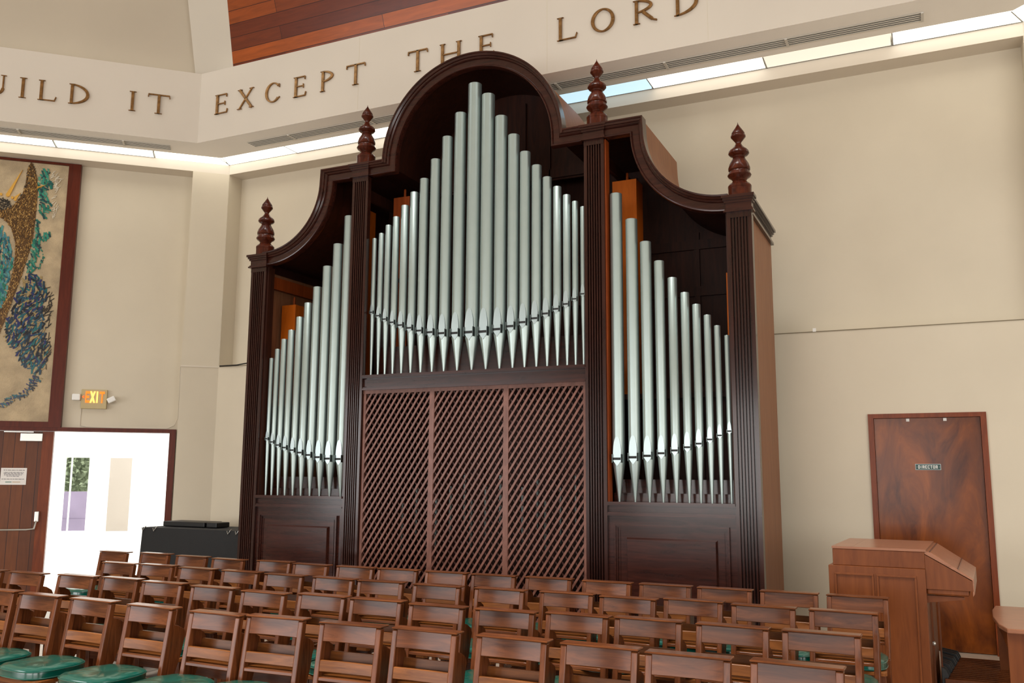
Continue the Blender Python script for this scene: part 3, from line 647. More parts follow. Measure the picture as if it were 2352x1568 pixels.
# mural coordinates: x grows to the right in units of 1/100 of the visible half-width, z downwards; linear map onto the wall
def mz(p):   # sketch units (0..290 across, 0..1530 down) to wall coordinates
    x, z = p
    return (2.075 + (392 - x - (z / 1530) * 105) * 0.00213 if False else 2.065 + (395 - 122 * z / 1530 - x) * 0.00206, 4.125 + EYE - 0.0 - (z - 35) * 0.002332)
def tess(name, poly, step, mats, ang=lambda x, z: 0.0, size=(1.0, 1.0), jitter=0.35, fill=0.85, aj=0.4, depth=0.012):
    Q = [mz(p) for p in poly]; xs_ = [q[0] for q in Q]; zs_ = [q[1] for q in Q]; m = MB()
    x = min(xs_)
    while x < max(xs_):
        z = min(zs_)
        while z < max(zs_):
            px = x + random.uniform(-jitter, jitter) * step; pz = z + random.uniform(-jitter, jitter) * step
            if inpoly(px, pz, Q) and random.random() < fill:
                a = ang(px, pz) + random.gauss(0, aj); L_ = step * size[0] * random.uniform(0.35, 0.75); W_ = step * size[1] * random.uniform(0.22, 0.42)
                ca_, sa = math.cos(a), math.sin(a)
                pts = [(px + ca_ * u * L_ - sa * v * W_, pz + sa * u * L_ + ca_ * v * W_) for u, v in ((-1, -1), (1, -0.8), (1 - random.random() * 0.4, 1), (-1 + random.random() * 0.3, 0.9))]
                m.prism(pts, 0.222 - depth * random.uniform(0.5, 1), 0.2225, 'y', mi=random.randrange(len(mats)))
            z += step * size[1] * 0.8
        x += step * 0.95
    return ML(m).build(name, mats, MUR)
tm = lambda n, c, r=0.25, mt=0.0: plain(n, c, r, metal=mt)
T_gold = [tm('tess_gold_%d' % i, c, 0.3, 0.3) for i, c in enumerate([(132, 96, 48), (104, 74, 38), (150, 114, 62), (88, 62, 34), (176, 140, 84)])]
T_teal = [tm('tess_teal_%d' % i, c) for i, c in enumerate([(24, 110, 92), (44, 132, 112), (18, 84, 80), (86, 138, 116), (20, 60, 66)])]
T_blue = [tm('tess_blue_%d' % i, c) for i, c in enumerate([(18, 34, 52), (22, 74, 96), (30, 36, 92), (20, 96, 100), (12, 18, 30), (24, 52, 70), (150, 130, 88)])]
T_dark = [tm('tess_dark_%d' % i, c) for i, c in enumerate([(22, 22, 24), (40, 36, 34), (62, 54, 44)])]
T_lblue = [tm('tess_lightblue_%d' % i, c) for i, c in enumerate([(60, 120, 132), (78, 140, 140), (30, 90, 104), (20, 60, 80)])]
T_yel = [tm('tess_gilt', (226, 176, 84), 0.25, 0.5)]
wing = [(170, 52), (185, 75), (203, 130), (210, 200), (205, 300), (195, 400), (180, 520), (150, 620), (120, 720), (80, 830), (45, 930), (0, 1050), (-40, 1120), (-40, 1000), (30, 860), (60, 740), (80, 640), (85, 540), (60, 450), (20, 400), (-40, 380), (-40, 360), (60, 330), (120, 250), (140, 180), (150, 100)]
ML(MB().prism([mz(p) for p in wing], 0.214, 0.2225, 'y')).build('wing_ground', T_gold[3], MUR)
tess('wing_tesserae', wing, 0.021, T_gold, lambda x, z: PI / 2, (1.1, 0.75), aj=0.5, depth=0.018)
tess('wing_edge', [(150, 100), (170, 50), (186, 70), (196, 110), (150, 220), (115, 290), (90, 300), (135, 200)], 0.02, T_dark, lambda x, z: 1.2)
tess('green_wing_feathers', [(290, 75), (240, 100), (212, 150), (212, 235), (235, 262), (215, 345), (245, 385), (275, 340), (290, 290), (262, 230), (300, 175), (275, 130)], 0.042, T_teal, lambda x, z: 0.9, (1.5, 0.9), fill=0.9)
tess('green_drape', [(215, 385), (200, 430), (188, 520), (160, 620), (150, 700), (185, 690), (215, 600), (235, 520), (300, 458), (272, 452), (225, 490), (228, 410)], 0.04, T_teal, lambda x, z: 1.2, (1.5, 0.9), fill=0.97)
tess('green_tail', [(185, 690), (225, 670), (250, 600), (235, 560), (242, 600), (215, 660)], 0.02, T_teal, lambda x, z: 1.3)
body = [(150, 700), (210, 710), (255, 760), (270, 830), (240, 900), (250, 1000), (275, 1080), (268, 1180), (235, 1270), (190, 1260), (130, 1220), (80, 1130), (40, 1100), (22, 1030), (60, 930), (100, 820)]
tess('blue_body', body, 0.040, T_blue, lambda x, z: 1.15 if z > 3.9 else 2.0, (1.7, 0.75), fill=0.97, aj=0.45)
tess('blue_feather_tips', [(240, 880), (285, 1040), (285, 1150), (262, 1230), (295, 820), (270, 760), (262, 740), (270, 900)], 0.05, T_dark, lambda x, z: 2.1, (1.3, 0.3), fill=0.6)
tess('blue_tail', [(195, 1265), (240, 1290), (205, 1340), (160, 1385), (60, 1435), (-20, 1475), (-20, 1445), (60, 1400), (135, 1370), (165, 1320)], 0.035, T_blue, lambda x, z: 0.5, (1.2, 0.6), fill=0.95)
tess('left_figure', [(-30, 440), (20, 450), (45, 490), (62, 560), (70, 640), (50, 740), (30, 860), (0, 960), (-30, 990)], 0.042, T_lblue + T_teal[:2], lambda x, z: 1.4, (1.6, 0.8), fill=0.97)
tess('dark_disc', [(10 + 48 * math.cos(a * PI / 8), 322 + 46 * math.sin(a * PI / 8)) for a in range(16)], 0.022, T_dark, aj=1.5, fill=1.0)
m = MB()
for tri in ([(122, 103), (26, 258), (46, 268)], [(112, 240), (74, 268), (86, 282)], [(262, 178), (206, 196), (208, 206)], [(245, 186), (205, 200), (206, 208)]): m.prism([mz(p) for p in tri], 0.205, 0.2225, 'y')
for c_ in ((0, 258), (36, 262), (64, 272), (80, 282)): m.prism([mz((c_[0] + 8 * math.cos(a * PI / 4), c_[1] + 8 * math.sin(a * PI / 4))) for a in range(8)], 0.204, 0.2225, 'y')
ML(m).build('gold_rays', T_yel, MUR)
tess('pale_swirls', [(300, 85), (345, 120), (335, 190), (300, 270), (330, 300), (300, 380), (285, 300), (318, 210), (290, 130)], 0.05, [tm('tess_pale', (206, 196, 176), 0.5)], lambda x, z: 2.2, (1.0, 0.2), fill=0.6)

# ------------------------------------------------------------------ doors in the mural wall, EXIT sign
fr = MB(); ZD = 0.52 + EYE
fr.box(0.50, 0.58, 0.20, 0.40, 0, ZD + 0.05); fr.box(0.58, 3.45, 0.20, 0.40, ZD, ZD + 0.05)
fr.xf(MW); struct(fr.build('door_frame_left', M_frame))
D = struct(MB().box(2.115, 3.44, 0.27, 0.32, 0.01, ZD - 0.005).build('door_1', M_leaf))
D.matrix_world = MW
st = MB().box(1.985, 2.114, 0.255, 0.33, 0.01, ZD - 0.005); e_ = st.build('door_stile', M_doorframe); e_.parent = D
MB().box(2.11, 2.368, 0.235, 0.27, 0.385 + EYE, 0.49 + EYE).build('door_closer', M_metal, D, bevel=0.006)
cl = MB().box(2.22, 2.56, 0.24, 0.262, 0.498 + EYE, 0.51 + EYE); cl.build('closer_arm', M_metal, D)
pb = MB(); pb.box(2.075, 2.125, 0.20, 0.27, -0.63 + EYE, -0.50 + EYE); o = pb.build('panic_bar_housing', M_metal, D, bevel=0.006)
MB().tube([(2.10, 0.21, -0.62 + EYE), (2.115, 0.18, -0.715 + EYE), (2.20, 0.175, -0.725 + EYE), (3.35, 0.175, -0.725 + EYE)], 0.012, 8).build('panic_bar', M_metal, D)
# paper notice
NT = thing('notice', 'white printed paper notice with lines of small text on the wooden door', 'notice', tuple(PC))
ML(MB().box(2.265, 2.56, 0.266, 0.270, -0.167 + EYE, 0.045 + EYE)).build('paper', plain('notice_paper', (226, 222, 218), 0.5), NT)
M_ink = plain('ink', (70, 66, 68), 0.7)
tx = MB()
for (z, a, b) in ((0.018, 2.29, 2.53), (-0.012, 2.30, 2.53), (-0.028, 2.305, 2.53), (-0.044, 2.32, 2.52), (-0.060, 2.35, 2.49), (-0.096, 2.29, 2.545)):
    x = a
    while x < b:
        l = random.uniform(0.012, 0.04); tx.box(x, min(x + l, b), 0.2645, 0.266, z - 0.003 + EYE, z + 0.003 + EYE); x += l + 0.007
ML(tx).build('printed_lines', M_ink, NT)
ML(MB().box(2.43, 2.50, 0.2645, 0.266, -0.136 + EYE, -0.128 + EYE)).build('green_print', plain('green_ink', (40, 110, 90), 0.6), NT)
ML(MB().box(2.33, 2.42, 0.2645, 0.266, -0.135 + EYE, -0.129 + EYE)).build('yellow_print', plain('yellow_ink', (170, 140, 70), 0.6), NT)
# EXIT sign with two emergency lamp heads
EX = thing('exit_sign', 'lit orange EXIT sign with two white lamp heads on the cream wall', 'exit sign', tuple(PC))
M_signbody = plain('sign_housing', (184, 166, 122), 0.5)
ML(MB().box(1.385, 1.695, 0.235, 0.285, 0.822 + EYE, 1.075 + EYE)).build('housing', M_signbody, EX, bevel=0.004)
LX = {'E': [(0, 0, .22, 1), (.22, .8, 1, 1), (.22, .42, .85, .6), (.22, 0, 1, .2)], 'I': [(0.3, 0, .7, 1)], 'T': [(0, .8, 1, 1), (.38, 0, .64, .8)]}
def put(m, x0, wdt, ch, z0=0.900 + EYE, h=0.150):     # local +x runs to the left as seen, so letters advance towards smaller x
    if ch == 'X':
        for (a, b) in (((0, 0), (1, 1)), ((0, 1), (1, 0))):
            xa, xb = x0 - a[0] * wdt, x0 - b[0] * wdt; za, zb_ = z0 + a[1] * h, z0 + b[1] * h; t = 0.011
            m.prism([(xa - t, za), (xa + t, za), (xb + t, zb_), (xb - t, zb_)], 0.229, 0.236, 'y')
    else:
        for (a, b, c, d) in LX[ch]: m.box(x0 - c * wdt, x0 - a * wdt, 0.229, 0.236, z0 + b * h, z0 + d * h)
M_ex1 = emit('exit_orange', (255, 120, 20), 0.95); M_ex2 = emit('exit_bright', (255, 190, 90), 1.6)
for ch, x0, wd, mm in (('E', 1.643, 0.052, M_ex1), ('X', 1.580, 0.046, M_ex2), ('I', 1.524, 0.044, M_ex2), ('T', 1.474, 0.060, M_ex1)):
    tx = MB(); put(tx, x0, wd, ch); ML(tx).build('letter', mm, EX)
ML(MB().prism([(1.688, 0.975 + EYE), (1.658, 0.998 + EYE), (1.658, 0.952 + EYE)], 0.229, 0.236, 'y')).build('arrow', emit('exit_arrow', (240, 110, 40), 0.7), EX)
ML(MB().box(1.70, 1.80, 0.19, 0.27, 0.925 + EYE, 1.01 + EYE)).build('lamp_head', M_white, EX, bevel=0.012)
b_ = MB().box(-0.05, 0.05, 0.18, 0.26, -0.035, 0.035); b_.xf(Matrix.Translation((1.325, 0, 0.945 + EYE)) @ Matrix.Rotation(math.radians(28), 4, 'Y')); ML(b_).build('lamp_head', M_white, EX, bevel=0.012)
# thin cable from the sign down and along the door head
tag(MB().tube([tuple(MW @ Vector(p)) for p in [(1.69, 0.279, 0.83 + EYE), (1.69, 0.279, 0.60 + EYE), (1.62, 0.279, 0.585 + EYE), (1.1, 0.279, 0.58 + EYE), (0.62, 0.279, 0.585 + EYE), (0.53, 0.27, 0.63 + EYE), (0.485, 0.20, 0.72 + EYE), (0.482, 0.02, 1.40 + EYE)]], 0.004, 6).build('cable', M_wall2), 'thin cream cable running from the EXIT sign along the door head', 'cable')
tag(MB().tube([(-8.60, 9.13, SEAM + 0.01), (-8.3, 9.12, SEAM + 0.008), (-8.1, 9.13, SEAM + 0.03), (-7.95, 9.14, SEAM + 0.12), (-7.6, 9.14, SEAM + 0.05), (-7.2, 9.14, SEAM + 0.03)], 0.009, 6).build('cable', M_case2), 'black cable loop lying on the wall ledge left of the organ', 'cable')
tag(MB().box(-0.965, -0.935, 9.13, 9.16, SEAM, SEAM + 0.035).build('wall_clip', M_white), 'tiny white fitting on the ledge right of the organ', 'fitting')

# ------------------------------------------------------------------ outside the left door
def ext(mb): return mb.xf(MW)
struct(ext(MB().box(-6, 12, 0.9, 30, -0.08, -0.01)).build('ground_outside', M_extground))
mw = MB(); a, b, c_, d = 2.22, 2.64, 1.50, 1.90; zl, zh = 0.47, 0.26 + EYE
mw.box(-5, c_, 5.35, 5.6, -0.01, 4.5); mw.box(d, a, 5.35, 5.6, -0.01, 4.5); mw.box(b, 9, 5.35, 5.6, -0.01, 4.5)
mw.box(c_, d, 5.35, 5.6, zh, 4.5); mw.box(a, b, 5.35, 5.6, zh, 4.5); mw.box(c_, d, 5.35, 5.6, -0.01, zl); mw.box(a, b, 5.35, 5.6, -0.01, zl)
struct(ext(mw).build('wall_outside', M_extwhite))
struct(ext(MB().box(2.505, 2.53, 5.40, 5.44, zl, zh)).build('trim_8', M_extwhite))
for q in ((1.48, 1.92), (2.20, 2.66)): struct(ext(MB().box(q[0], q[1], 5.28, 5.42, zl - 0.10, zl - 0.02)).build('sill_outside', M_extwhite))
struct(ext(MB().box(0.5, 2.35, 7.0, 7.1, -0.01, 2.6)).build('wall_outside_beige', M_extbeige))
struct(ext(MB().box(2.45, 6.5, 8.8, 8.9, 0.30, -0.42 + EYE).box(2.45, 6.5, 8.78, 8.8, 0.30, 0.55)).build('wall_outside_purple', M_purple))
h = MB(); rnd = random.Random(3)
for i in range(7000):
    x = rnd.uniform(2.3, 6.8); y = rnd.uniform(9.6, 10.3); z = rnd.uniform(0.7, 4.3); s_ = rnd.uniform(0.04, 0.09)
    a_ = [Vector((rnd.uniform(-1, 1), rnd.uniform(-1, 1), rnd.uniform(-1, 1))).normalized() * s_ for _ in range(4)]
    h.add([Vector((x, y, z)) + q for q in a_], [(0, 1, 2), (0, 2, 3), (0, 3, 1), (1, 3, 2)])
h.box(2.0, 7.2, 10.35, 10.9, 0.3, 4.6)
tag(ext(h).build('hedge', M_hedge), 'sunlit green hedge seen through the opening beyond the door', 'hedge', kind='stuff')

# ------------------------------------------------------------------ door in the organ wall
fr = MB(); fr.box(-0.50, -0.452, 9.12, 9.26, 0, 2.136); fr.box(0.452, 0.50, 9.12, 9.26, 0, 2.136); fr.box(-0.452, 0.452, 9.12, 9.26, 2.095, 2.136)
struct(fr.build('door_frame_right', M_doorframe))
D2 = struct(MB().box(-0.45, 0.45, 9.17, 9.21, 0.005, 2.093).build('door_2', M_door))
MB().box(-0.168, -0.140, 9.155, 9.17, 2.062, 2.088).build('door_clip', M_white, D2); MB().box(0.147, 0.175, 9.155, 9.17, 2.062, 2.088).build('door_clip', M_white, D2)
SG = thing('door_sign', 'small green DIRECTOR plate with white letters on the right wooden door', 'sign', (0, 9.17, 0))
MB().box(-0.112, 0.102, -0.006, 0, 1.612, 1.666).build('plate_rim', plain('sign_rim', (196, 204, 200), 0.4, metal=0.4), SG)
MB().box(-0.1095, 0.0995, -0.008, -0.005, 1.6145, 1.6635).build('plate', plain('sign_green', (14, 62, 58), 0.4), SG)
G = {'D': [(0, 0, .28, 1), (.28, .82, .75, 1), (.28, 0, .75, .18), (.72, .12, 1, .88)], 'I': [(.3, 0, .7, 1)], 'R': [(0, 0, .28, 1), (.28, .82, .85, 1), (.7, .5, 1, .9), (.28, .42, .85, .58), (.62, 0, .95, .44)],
     'E': [(0, 0, .28, 1), (.28, .82, 1, 1), (.28, .42, .85, .58), (.28, 0, 1, .18)], 'C': [(0, .08, .28, .92), (.15, .82, 1, 1), (.15, 0, 1, .18), (.75, .7, 1, .9), (.75, .1, 1, .3)],
     'T': [(0, .82, 1, 1), (.36, 0, .64, .82)], 'O': [(0, .08, .28, .92), (.15, .82, .85, 1), (.15, 0, .85, .18), (.72, .08, 1, .92)]}
tx = MB(); x = -0.088
for ch in 'DIRECTOR':
    wd = 0.008 if ch == 'I' else 0.0165
    for (a, b, c_, d) in G[ch]: tx.box(x + a * wd, x + c_ * wd, -0.0095, -0.007, 1.624 + b * 0.030, 1.624 + d * 0.030)
    x += wd + 0.0057
for xx in (-0.100, 0.089): tx.box(xx, xx + 0.003, -0.0095, -0.007, 1.637, 1.641)
tx.build('lettering', M_white, SG)

# ------------------------------------------------------------------ church chairs
def curved_rail(w, z0, z1, y0, th, bow, n=12, lean_k=0.155, topz=0.8):
    m = MB(); vs = []; 
    for i in range(n + 1):
        x = -w / 2 + w * i / n; b = bow * (1 - (2 * x / w) ** 2)
        for (z, t) in ((z0, 0), (z1, 0), (z1, th), (z0, th)):
            vs.append((x, y0 - (topz - z) * lean_k + t + b, z))
    fs = []
    for i in range(n):
        for j in range(4): fs.append((i * 4 + j, i * 4 + (j + 1) % 4, (i + 1) * 4 + (j + 1) % 4, (i + 1) * 4 + j))
    fs += [(0, 1, 2, 3), (n * 4 + 3, n * 4 + 2, n * 4 + 1, n * 4)]
    m.add(vs, fs, smooth=True); return m
def make_chair():
    t = thing('church_chair', 'x', 'chair')
    K = 0.155
    yb = lambda z: -(0.8 - z) * K
    W2 = 0.1825
    for sg in (-1, 1):
        a, b = sorted((sg * W2, sg * (W2 - 0.030))); m = MB()
        m.hexa([(a, yb(0.44) , 0.44), (b, yb(0.44), 0.44), (b, yb(0.44) + 0.045, 0.44), (a, yb(0.44) + 0.045, 0.44)], [(a, 0, 0.788), (b, 0, 0.788), (b, 0.035, 0.788), (a, 0.035, 0.788)])
        m.hexa([(a, 0.0, 0), (b, 0.0, 0), (b, 0.035, 0), (a, 0.035, 0)], [(a, yb(0.44), 0.44), (b, yb(0.44), 0.44), (b, yb(0.44) + 0.045, 0.44), (a, yb(0.44) + 0.045, 0.44)])
        m.build('back_post', M_chair_v, t, bevel=0.005)
        # front leg
        a, b = sorted((sg * 0.185, sg * 0.150)); y = -0.43
        MB().hexa([(a, y, 0), (b, y, 0), (b, y + 0.032, 0), (a, y + 0.032, 0)], [(a, y, 0.43), (b, y, 0.43), (b, y + 0.04, 0.43), (a, y + 0.04, 0.43)]).build('front_leg', M_chair_v, t, bevel=0.004)
        # shaped bracket of the book box, behind the post
        x0, x1 = sorted((sg * (W2 - 0.002), sg * (W2 - 0.018)))
        prof_ = [(yb(0.71) + 0.03, 0.71), (yb(0.70) + 0.070, 0.70), (yb(0.675) + 0.118, 0.675), (yb(0.645) + 0.138, 0.645), (yb(0.61) + 0.128, 0.61), (yb(0.55) + 0.125, 0.55), (yb(0.46) + 0.105, 0.46), (yb(0.38) + 0.065, 0.38), (yb(0.34) + 0.03, 0.34), (yb(0.40) + 0.03, 0.40)]
        m = MB(); m.prism(prof_, x0, x1, 'x'); m.build('book_box_side', M_chair_v, t, bevel=0.003)
        MB().box(*sorted((sg * 0.182, sg * 0.162)), -0.41, yb(0.2) + 0.06, 0.16, 0.185).build('side_stretcher', M_chair_v, t)
    curved_rail(2 * W2 - 0.056, 0.706, 0.792, 0.006, 0.016, 0.010).build('top_rail', M_chair, t, bevel=0.003)
    c = MB(); c.box(-W2 - 0.003, W2 + 0.003, -0.004, 0.075, 0.790, 0.800); c.build('top_cap', M_chair, t, bevel=0.0045)
    curved_rail(2 * W2 - 0.056, 0.564, 0.618, 0.004, 0.016, 0.006).build('back_slat', M_chair_l, t, bevel=0.003)
    curved_rail(2 * W2 - 0.056, 0.520, 0.538, 0.006, 0.018, 0.0).build('lower_rail', M_chair, t, bevel=0.003)
    m = MB(); m.hexa([(-W2 + .018, yb(.54) + .105, .54), (W2 - .018, yb(.54) + .105, .54), (W2 - .018, yb(.54) + .117, .54), (-W2 + .018, yb(.54) + .117, .54)], [(-W2 + .018, yb(.64) + .112, .643), (W2 - .018, yb(.64) + .112, .643), (W2 - .018, yb(.64) + .124, .643), (-W2 + .018, yb(.64) + .124, .643)])
    m.box(-W2 + .018, W2 - .018, yb(.54) + .02, yb(.54) + .117, 0.530, 0.541)
    m.build('book_box', M_chair_l, t)
    seat = [(-0.165, -0.075), (0.165, -0.075), (0.195, -0.43), (0.18, -0.455), (-0.18, -0.455), (-0.195, -0.43)]
    MB().prism(seat, 0.415, 0.438, 'z').build('seat', M_chair_l, t, bevel=0.004)
    for ya in (-0.425, -0.10): MB().box(-0.165, 0.165, ya, ya + 0.02, 0.36, 0.415).build('apron', M_chair, t)
    MB().box(-0.165, 0.165, -0.418, -0.398, 0.20, 0.228).build('front_stretcher', M_chair, t)
    # cushion: pillowy, rounded front, piping round both edges
    m = MB(); ns = 40; rings = []
    def outline(a, s):
        ca_, sa = math.cos(a), math.sin(a); e = 0.62
        x = math.copysign(abs(ca_) ** e, ca_); y = math.copysign(abs(sa) ** e, sa)
        wx = 0.193 - 0.014 * (y + 1) / 2 ; return (x * wx * s, -0.275 + y * 0.19 * s)
    levels = [(0.0, 0.438), (0.96, 0.438), (1.0, 0.448), (1.0, 0.478), (0.985, 0.488), (0.93, 0.495), (0.75, 0.500), (0.45, 0.502), (0.2, 0.498), (0.0, 0.496)]
    vs = []; 
    for s_, z in levels:
        for i in range(ns):
            a = 2 * PI * i / ns; x, y = outline(a, s_); wob = 0.0015 * math.sin(9 * a) * (1 if 0.3 < s_ < 0.98 and z > 0.48 else 0); vs.append((x, y, z + wob))
    fs = []
    for k_ in range(len(levels) - 1):
        for i in range(ns): fs.append((k_ * ns + i, k_ * ns + (i + 1) % ns, (k_ + 1) * ns + (i + 1) % ns, (k_ + 1) * ns + i))
    m.add(vs, fs, smooth=True); cu = m.build('seat_cushion', M_green, t)
    pp = [outline(2 * PI * i / ns, 1.003) for i in range(ns + 1)]
    MB().tube([(x, y, 0.481) for x, y in pp], 0.0035, 6).tube([(x, y, 0.446) for x, y in pp], 0.0035, 6).build('piping', M_green, cu)
    return t
ROWS = {1: [(-5.95, 3.93, 0.0), (-5.475, 3.923, 0.8), (-5.031, 3.895, -2.4), (-4.558, 3.88, -3.8), (-4.053, 3.852, -2.7), (-3.55, 3.827, -3.0), (-3.172, 3.865, 3.0), (-2.689, 3.859, 2.8), (-2.27, 3.878, -1.5), (-1.804, 3.879, -2.0), (-1.376, 3.878, -2.4), (-0.972, 3.852, -0.4), (-0.532, 3.865, -4.4)],
        2: [(-6.66, 4.68, 0.4), (-6.202, 4.676, -0.3), (-5.723, 4.724, 0.6), (-5.303, 4.749, -2.0), (-4.846, 4.701, 0.9), (-4.362, 4.666, -0.6), (-3.897, 4.623, -3.7), (-3.481, 4.676, -3.1), (-3.07, 4.662, 0.9), (-2.626, 4.617, -1.3), (-2.196, 4.629, 0.2), (-1.783, 4.674, -3.1), (-1.392, 4.695, -1.2), (-0.95, 4.685, -2.5), (-0.522, 4.681, -2.0)],
        3: [(-6.20, 5.525, 0.2), (-5.80, 5.553, 0.1), (-5.333, 5.512, -2.1), (-4.873, 5.502, -1.7), (-4.428, 5.474, -3.2), (-3.973, 5.465, -4.5), (-3.558, 5.454, 3.5), (-3.091, 5.436, -0.5), (-2.627, 5.456, -1.9), (-2.163, 5.487, 0.7), (-1.742, 5.447, -3.0), (-1.351, 5.524, -3.1), (-0.925, 5.462, -3.5), (-0.485, 5.46, -1.9)],
        4: [(-7.116, 6.277, -1.9), (-6.634, 6.325, -2.2), (-6.124, 6.268, -0.7), (-5.646, 6.213, -2.0), (-5.172, 6.256, -0.8), (-4.732, 6.189, -3.9), (-4.284, 6.188, -3.5), (-3.881, 6.193, 0.8), (-3.442, 6.192, -2.1), (-3.027, 6.183, 0.5), (-2.584, 6.197, -0.4), (-2.128, 6.175, -2.2), (-1.707, 6.19, -1.3), (-1.295, 6.175, -1.9), (-0.879, 6.19, -1.3), (-0.46, 6.177, -3.4)]}
ORD = ['first', 'second', 'third', 'fourth', 'fifth', 'sixth', 'seventh', 'eighth', 'ninth', 'tenth', 'eleventh', 'twelfth', 'thirteenth', 'fourteenth', 'fifteenth', 'sixteenth']
RN = {1: 'front', 2: 'second', 3: 'third', 4: 'back'}
BACK = ['against bright doorway', 'left of the black table', 'before the black table', 'before the leftmost organ pilaster', 'before the left organ panel', 'before the left organ panel', 'before the left inner pilaster', 'before the left lattice panel',
        'before the left lattice panel', 'before the middle lattice panel', 'before the right lattice panel', 'before the right inner pilaster', 'before the right organ panel', 'before the right organ panel', 'right of the organ', 'beside the organ console']
proto = make_chair(); first = True
for r_, lst in ROWS.items():
    for i, (x, y, a) in enumerate(lst):
        o = proto if first else copy_tree(proto); first = False
        o.location = (x, y + 0.0, 0); o.rotation_euler = (0, 0, math.radians(a * 0.7))
        n = len(lst); pos = ('leftmost' if i == 0 else 'rightmost' if i == n - 1 else ORD[i] + ' from the left' if i < (n + 1) // 2 else ORD[n - 1 - i] + ' from the right')
        lab = 'brown wooden church chair, %s in the %s row' % (pos, RN[r_])
        if r_ == 4: lab = 'church chair %s in back row, %s' % (pos, BACK[i])
        if r_ == 1: lab = 'brown church chair with green cushion, %s in the front row' % pos
        o['label'] = lab; o['group'] = 'church chairs in the %s row' % RN[r_]

# ------------------------------------------------------------------ organ console at the right
S = 7.0 / 6.35
CO = thing('organ_console', 'brown wooden organ console with sloping lid in front of the right door', 'organ console', (-0.062, 7.0, 0), math.radians(-3.2))
def cx_(v): return (v + 0.0555) * S
def czz(v): return v * S + EYE
ZT, ZM = czz(-0.462), czz(-0.580)
X0, X1, DP = cx_(-0.613), 0.0, 0.95
bd = MB(); bd.box(X0, X1, 0.0, DP, ZM, ZT - 0.012); bd.build('upper_body', M_console, CO, bevel=0.004)
MB().box(X0 - 0.004, X1 + 0.01, -0.004, DP, ZT - 0.012, ZT + 0.004).box(X0 + 0.13, X0 + 0.133, 0.0, DP, ZT + 0.004, ZT + 0.0045).build('top_board', M_console_top, CO, bevel=0.003)
lo = MB(); xl = cx_(-0.64)
lo.box(xl, X1, -0.02, DP, 0.0, ZM)
lo.build('lower_body', M_console, CO, bevel=0.004)
pn = MB(); zt_ = czz(-0.625)
def fr_(m, a, b, z0_, z1_, w, y0, y1):
    m.box(a, b, y0, y1, z1_ - w, z1_); m.box(a, b, y0, y1, z0_, z0_ + w); m.box(a, a + w, y0, y1, z0_ + w, z1_ - w); m.box(b - w, b, y0, y1, z0_ + w, z1_ - w)
for a, b in ((cx_(-0.603), cx_(-0.362)), (cx_(-0.345), cx_(-0.108))):
    fr_(pn, a, b, 0.09, zt_, 0.014, -0.030, -0.019)
pn.build('panel_moulding', M_console, CO, bevel=0.002)
# key desk overhang with sloping fall board and cheeks
kd = MB()
pro = [(0.0, czz(-0.490)), (cx_(0.205), czz(-0.640)), (cx_(0.209), czz(-0.700)), (0.0, czz(-0.700))]
for ya in (-0.002, DP - 0.028): MB().prism(pro, ya, ya + 0.03, 'y').build('cheek', M_console, CO)
fb = MB(); sl = [(0.0, czz(-0.478)), (cx_(0.0), czz(-0.475)), (cx_(0.214), czz(-0.628)), (cx_(0.214), czz(-0.735)), (cx_(0.206), czz(-0.735)), (cx_(0.206), czz(-0.648)), (0.0, czz(-0.498))]
fb.prism([(0.0, czz(-0.466)), (cx_(-0.02), czz(-0.474)), (cx_(0.214), czz(-0.628)), (cx_(0.214), czz(-0.72)), (cx_(0.204), czz(-0.735)), (cx_(0.206), czz(-0.636)), (0.0, czz(-0.486))], 0.0, DP, 'y')
fb.build('sloping_lid', M_console_top, CO, bevel=0.002)
gr = MB()
for v in (-0.025, 0.130):
    z_ = -0.475 - (v - 0.0) * 0.715 if v > 0 else -0.4705
    gr.box(cx_(v) - 0.002, cx_(v) + 0.002, 0.0, DP, czz(z_) - 0.004, czz(z_) + 0.003)
gr.build('lid_joint', M_organ, CO)
MB().box(0.0, cx_(0.185), 0.005, DP - 0.005, czz(-0.735), czz(-0.697)).build('key_bed_moulding', M_console, CO, bevel=0.010, seg=3)
MB().prism([(0.0, czz(-0.742)), (cx_(0.155), czz(-0.742)), (cx_(0.155), czz(-0.757)), (0.0, czz(-0.787))], 0.02, 0.06, 'y').build('bracket', M_console, CO)
MB().box(-0.012, 0.012, 0.30, 0.32, 0.0, czz(-0.79)).box(cx_(-0.014), cx_(-0.006), 0.33, 0.37, 0.10, czz(-0.78)).build('knee_panel', M_console, CO)
MB().lathe([(0.0, 0), (0.014, 0.002), (0.016, 0.012), (0.010, 0.022), (0.0, 0.024)], 0, 0, 12, cap=False).xf(Matrix.Translation((cx_(-0.045), 0.06, czz(-1.04))) @ Matrix.Rotation(PI / 2, 4, 'Y')).build('knob', M_metal, CO)
# pedal board
PB = thing('pedal_board', 'organ pedal board with black sharps and long wooden pedals beside the console', 'pedal board', (0, 7.0, 0.03))
MB().box(0.01, 0.62, 0.20, 1.25, -0.03, 0.05).build('base', M_organ, PB)
for k_ in range(14):
    y = 0.28 + 0.068 * k_
    MB().box(0.02, 0.60, y, y + 0.024, 0.062, 0.10).build('natural_pedal', M_console, PB, bevel=0.003)
    if k_ % 7 not in (2, 6):
        yy = y + 0.034
        MB().prism([(0.0, 0.05), (0.02 + 0.008 * k_, 0.05), (0.05 + 0.008 * k_, 0.115), (0.03 + 0.008 * k_, 0.155), (0.0, 0.175)], yy, yy + 0.022, 'y').build('sharp_pedal', M_case2, PB, bevel=0.003)
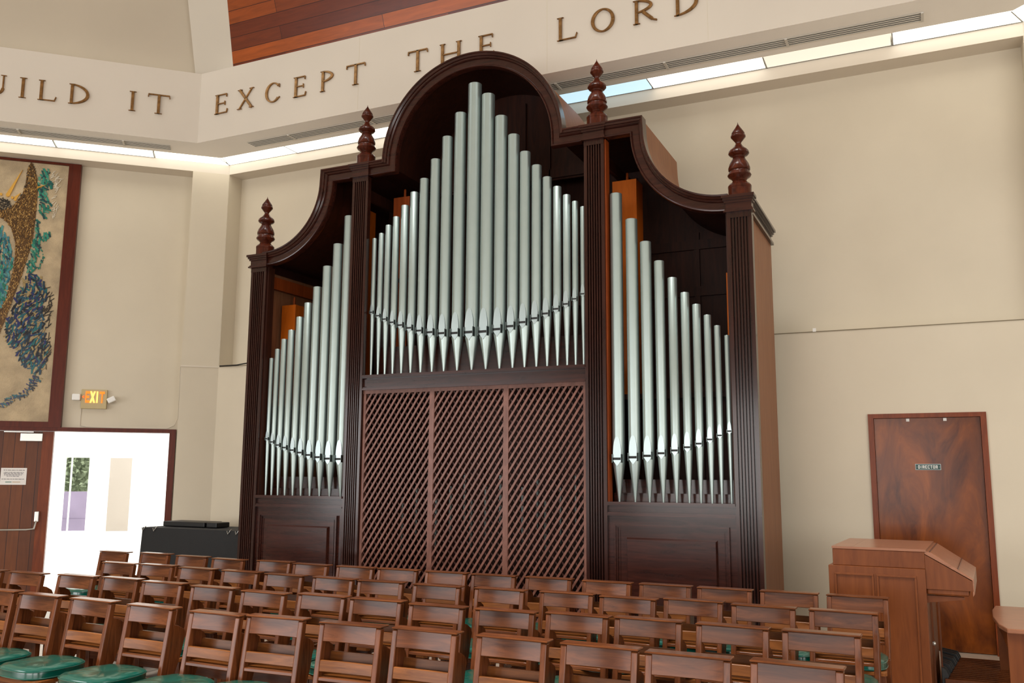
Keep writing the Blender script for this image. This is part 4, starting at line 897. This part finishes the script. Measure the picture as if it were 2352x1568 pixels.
# bench
BN = thing('organ_bench', 'brown wooden bench with a thick top at the right picture edge', 'bench', (0.40, 6.76, 0))
zt_ = 0.58
MB().prism([(0.0, 0.0), (0.5, 0.0), (0.5, 1.15), (0.0, 1.15), (-0.035, 0.9), (-0.05, 0.55), (-0.035, 0.2)], zt_ - 0.03, zt_, 'z').build('bench_top', M_console_top, BN, bevel=0.006)
MB().box(0.0, 0.5, 0.03, 0.06, 0.0, zt_ - 0.03).build('end_panel', M_console, BN); MB().box(0.0, 0.5, 1.06, 1.09, 0.0, zt_ - 0.03).build('end_panel', M_console, BN)
MB().box(0.0, 0.04, 0.06, 1.06, zt_ - 0.13, zt_ - 0.03).build('rail', M_console, BN)

# ------------------------------------------------------------------ black cloth-covered table and small cases
BX = thing('covered_table', 'table covered by a black cloth with silver clips, left of the organ', 'table', (-7.85, 7.98, 0))
def bxm():
    m = MB(); xa, xb, ya, yb_ = -0.735, 0.80, 0.0, 0.62; zt2 = 0.90
    n = 26; top = []; bot = []
    per = [(xa + (xb - xa) * i / n, ya) for i in range(n)] + [(xb, ya + (yb_ - ya) * i / 10) for i in range(10)] + [(xb - (xb - xa) * i / n, yb_) for i in range(n)] + [(xa, yb_ - (yb_ - ya) * i / 10) for i in range(10)]
    cxm, cym = (xa + xb) / 2, (ya + yb_) / 2; L_ = len(per)
    vs = [(x, y, zt2) for x, y in per]
    for lv, (z, sp) in enumerate(((0.60, 0.012), (0.3, 0.03), (0.01, 0.045))):
        for i, (x, y) in enumerate(per):
            d = Vector((1 if x > cxm else -1, 1 if y > cym else -1)); wv = sp * (1 + 0.35 * math.sin(i * 1.3))
            ex = wv * (1 if x >= xb - 1e-6 else -1 if x <= xa + 1e-6 else 0); ey = wv * (1 if y >= yb_ - 1e-6 else -1 if y <= ya + 1e-6 else 0)
            vs.append((x + ex, y + ey * 0.5, z))
    fs = [tuple(range(L_))]
    for k_ in range(3):
        for i in range(L_): fs.append((k_ * L_ + i, k_ * L_ + (i + 1) % L_, (k_ + 1) * L_ + (i + 1) % L_, (k_ + 1) * L_ + i))
    m.add(vs, fs); return m
bxm().build('cloth', M_case, BX)
for x in (-0.72, -0.54, 0.60, 0.72):
    MB().tube([(x - 0.02, -0.006, 0.895), (x, -0.014, 0.86), (x + 0.025, -0.006, 0.90), (x + 0.02, 0.02, 0.912)], 0.005, 6).build('clip', M_metal, BX)
tag(MB().box(-8.49, -7.83, 8.2, 8.5, 0.905, 0.965).build('instrument_case', M_case2, bevel=0.01), 'long low black case lying on the black cloth table', 'case')
tag(MB().box(-7.80, -7.64, 8.2, 8.42, 0.905, 0.965).build('instrument_case', M_case2, bevel=0.01), 'small black case right of the long case on the cloth table', 'case')
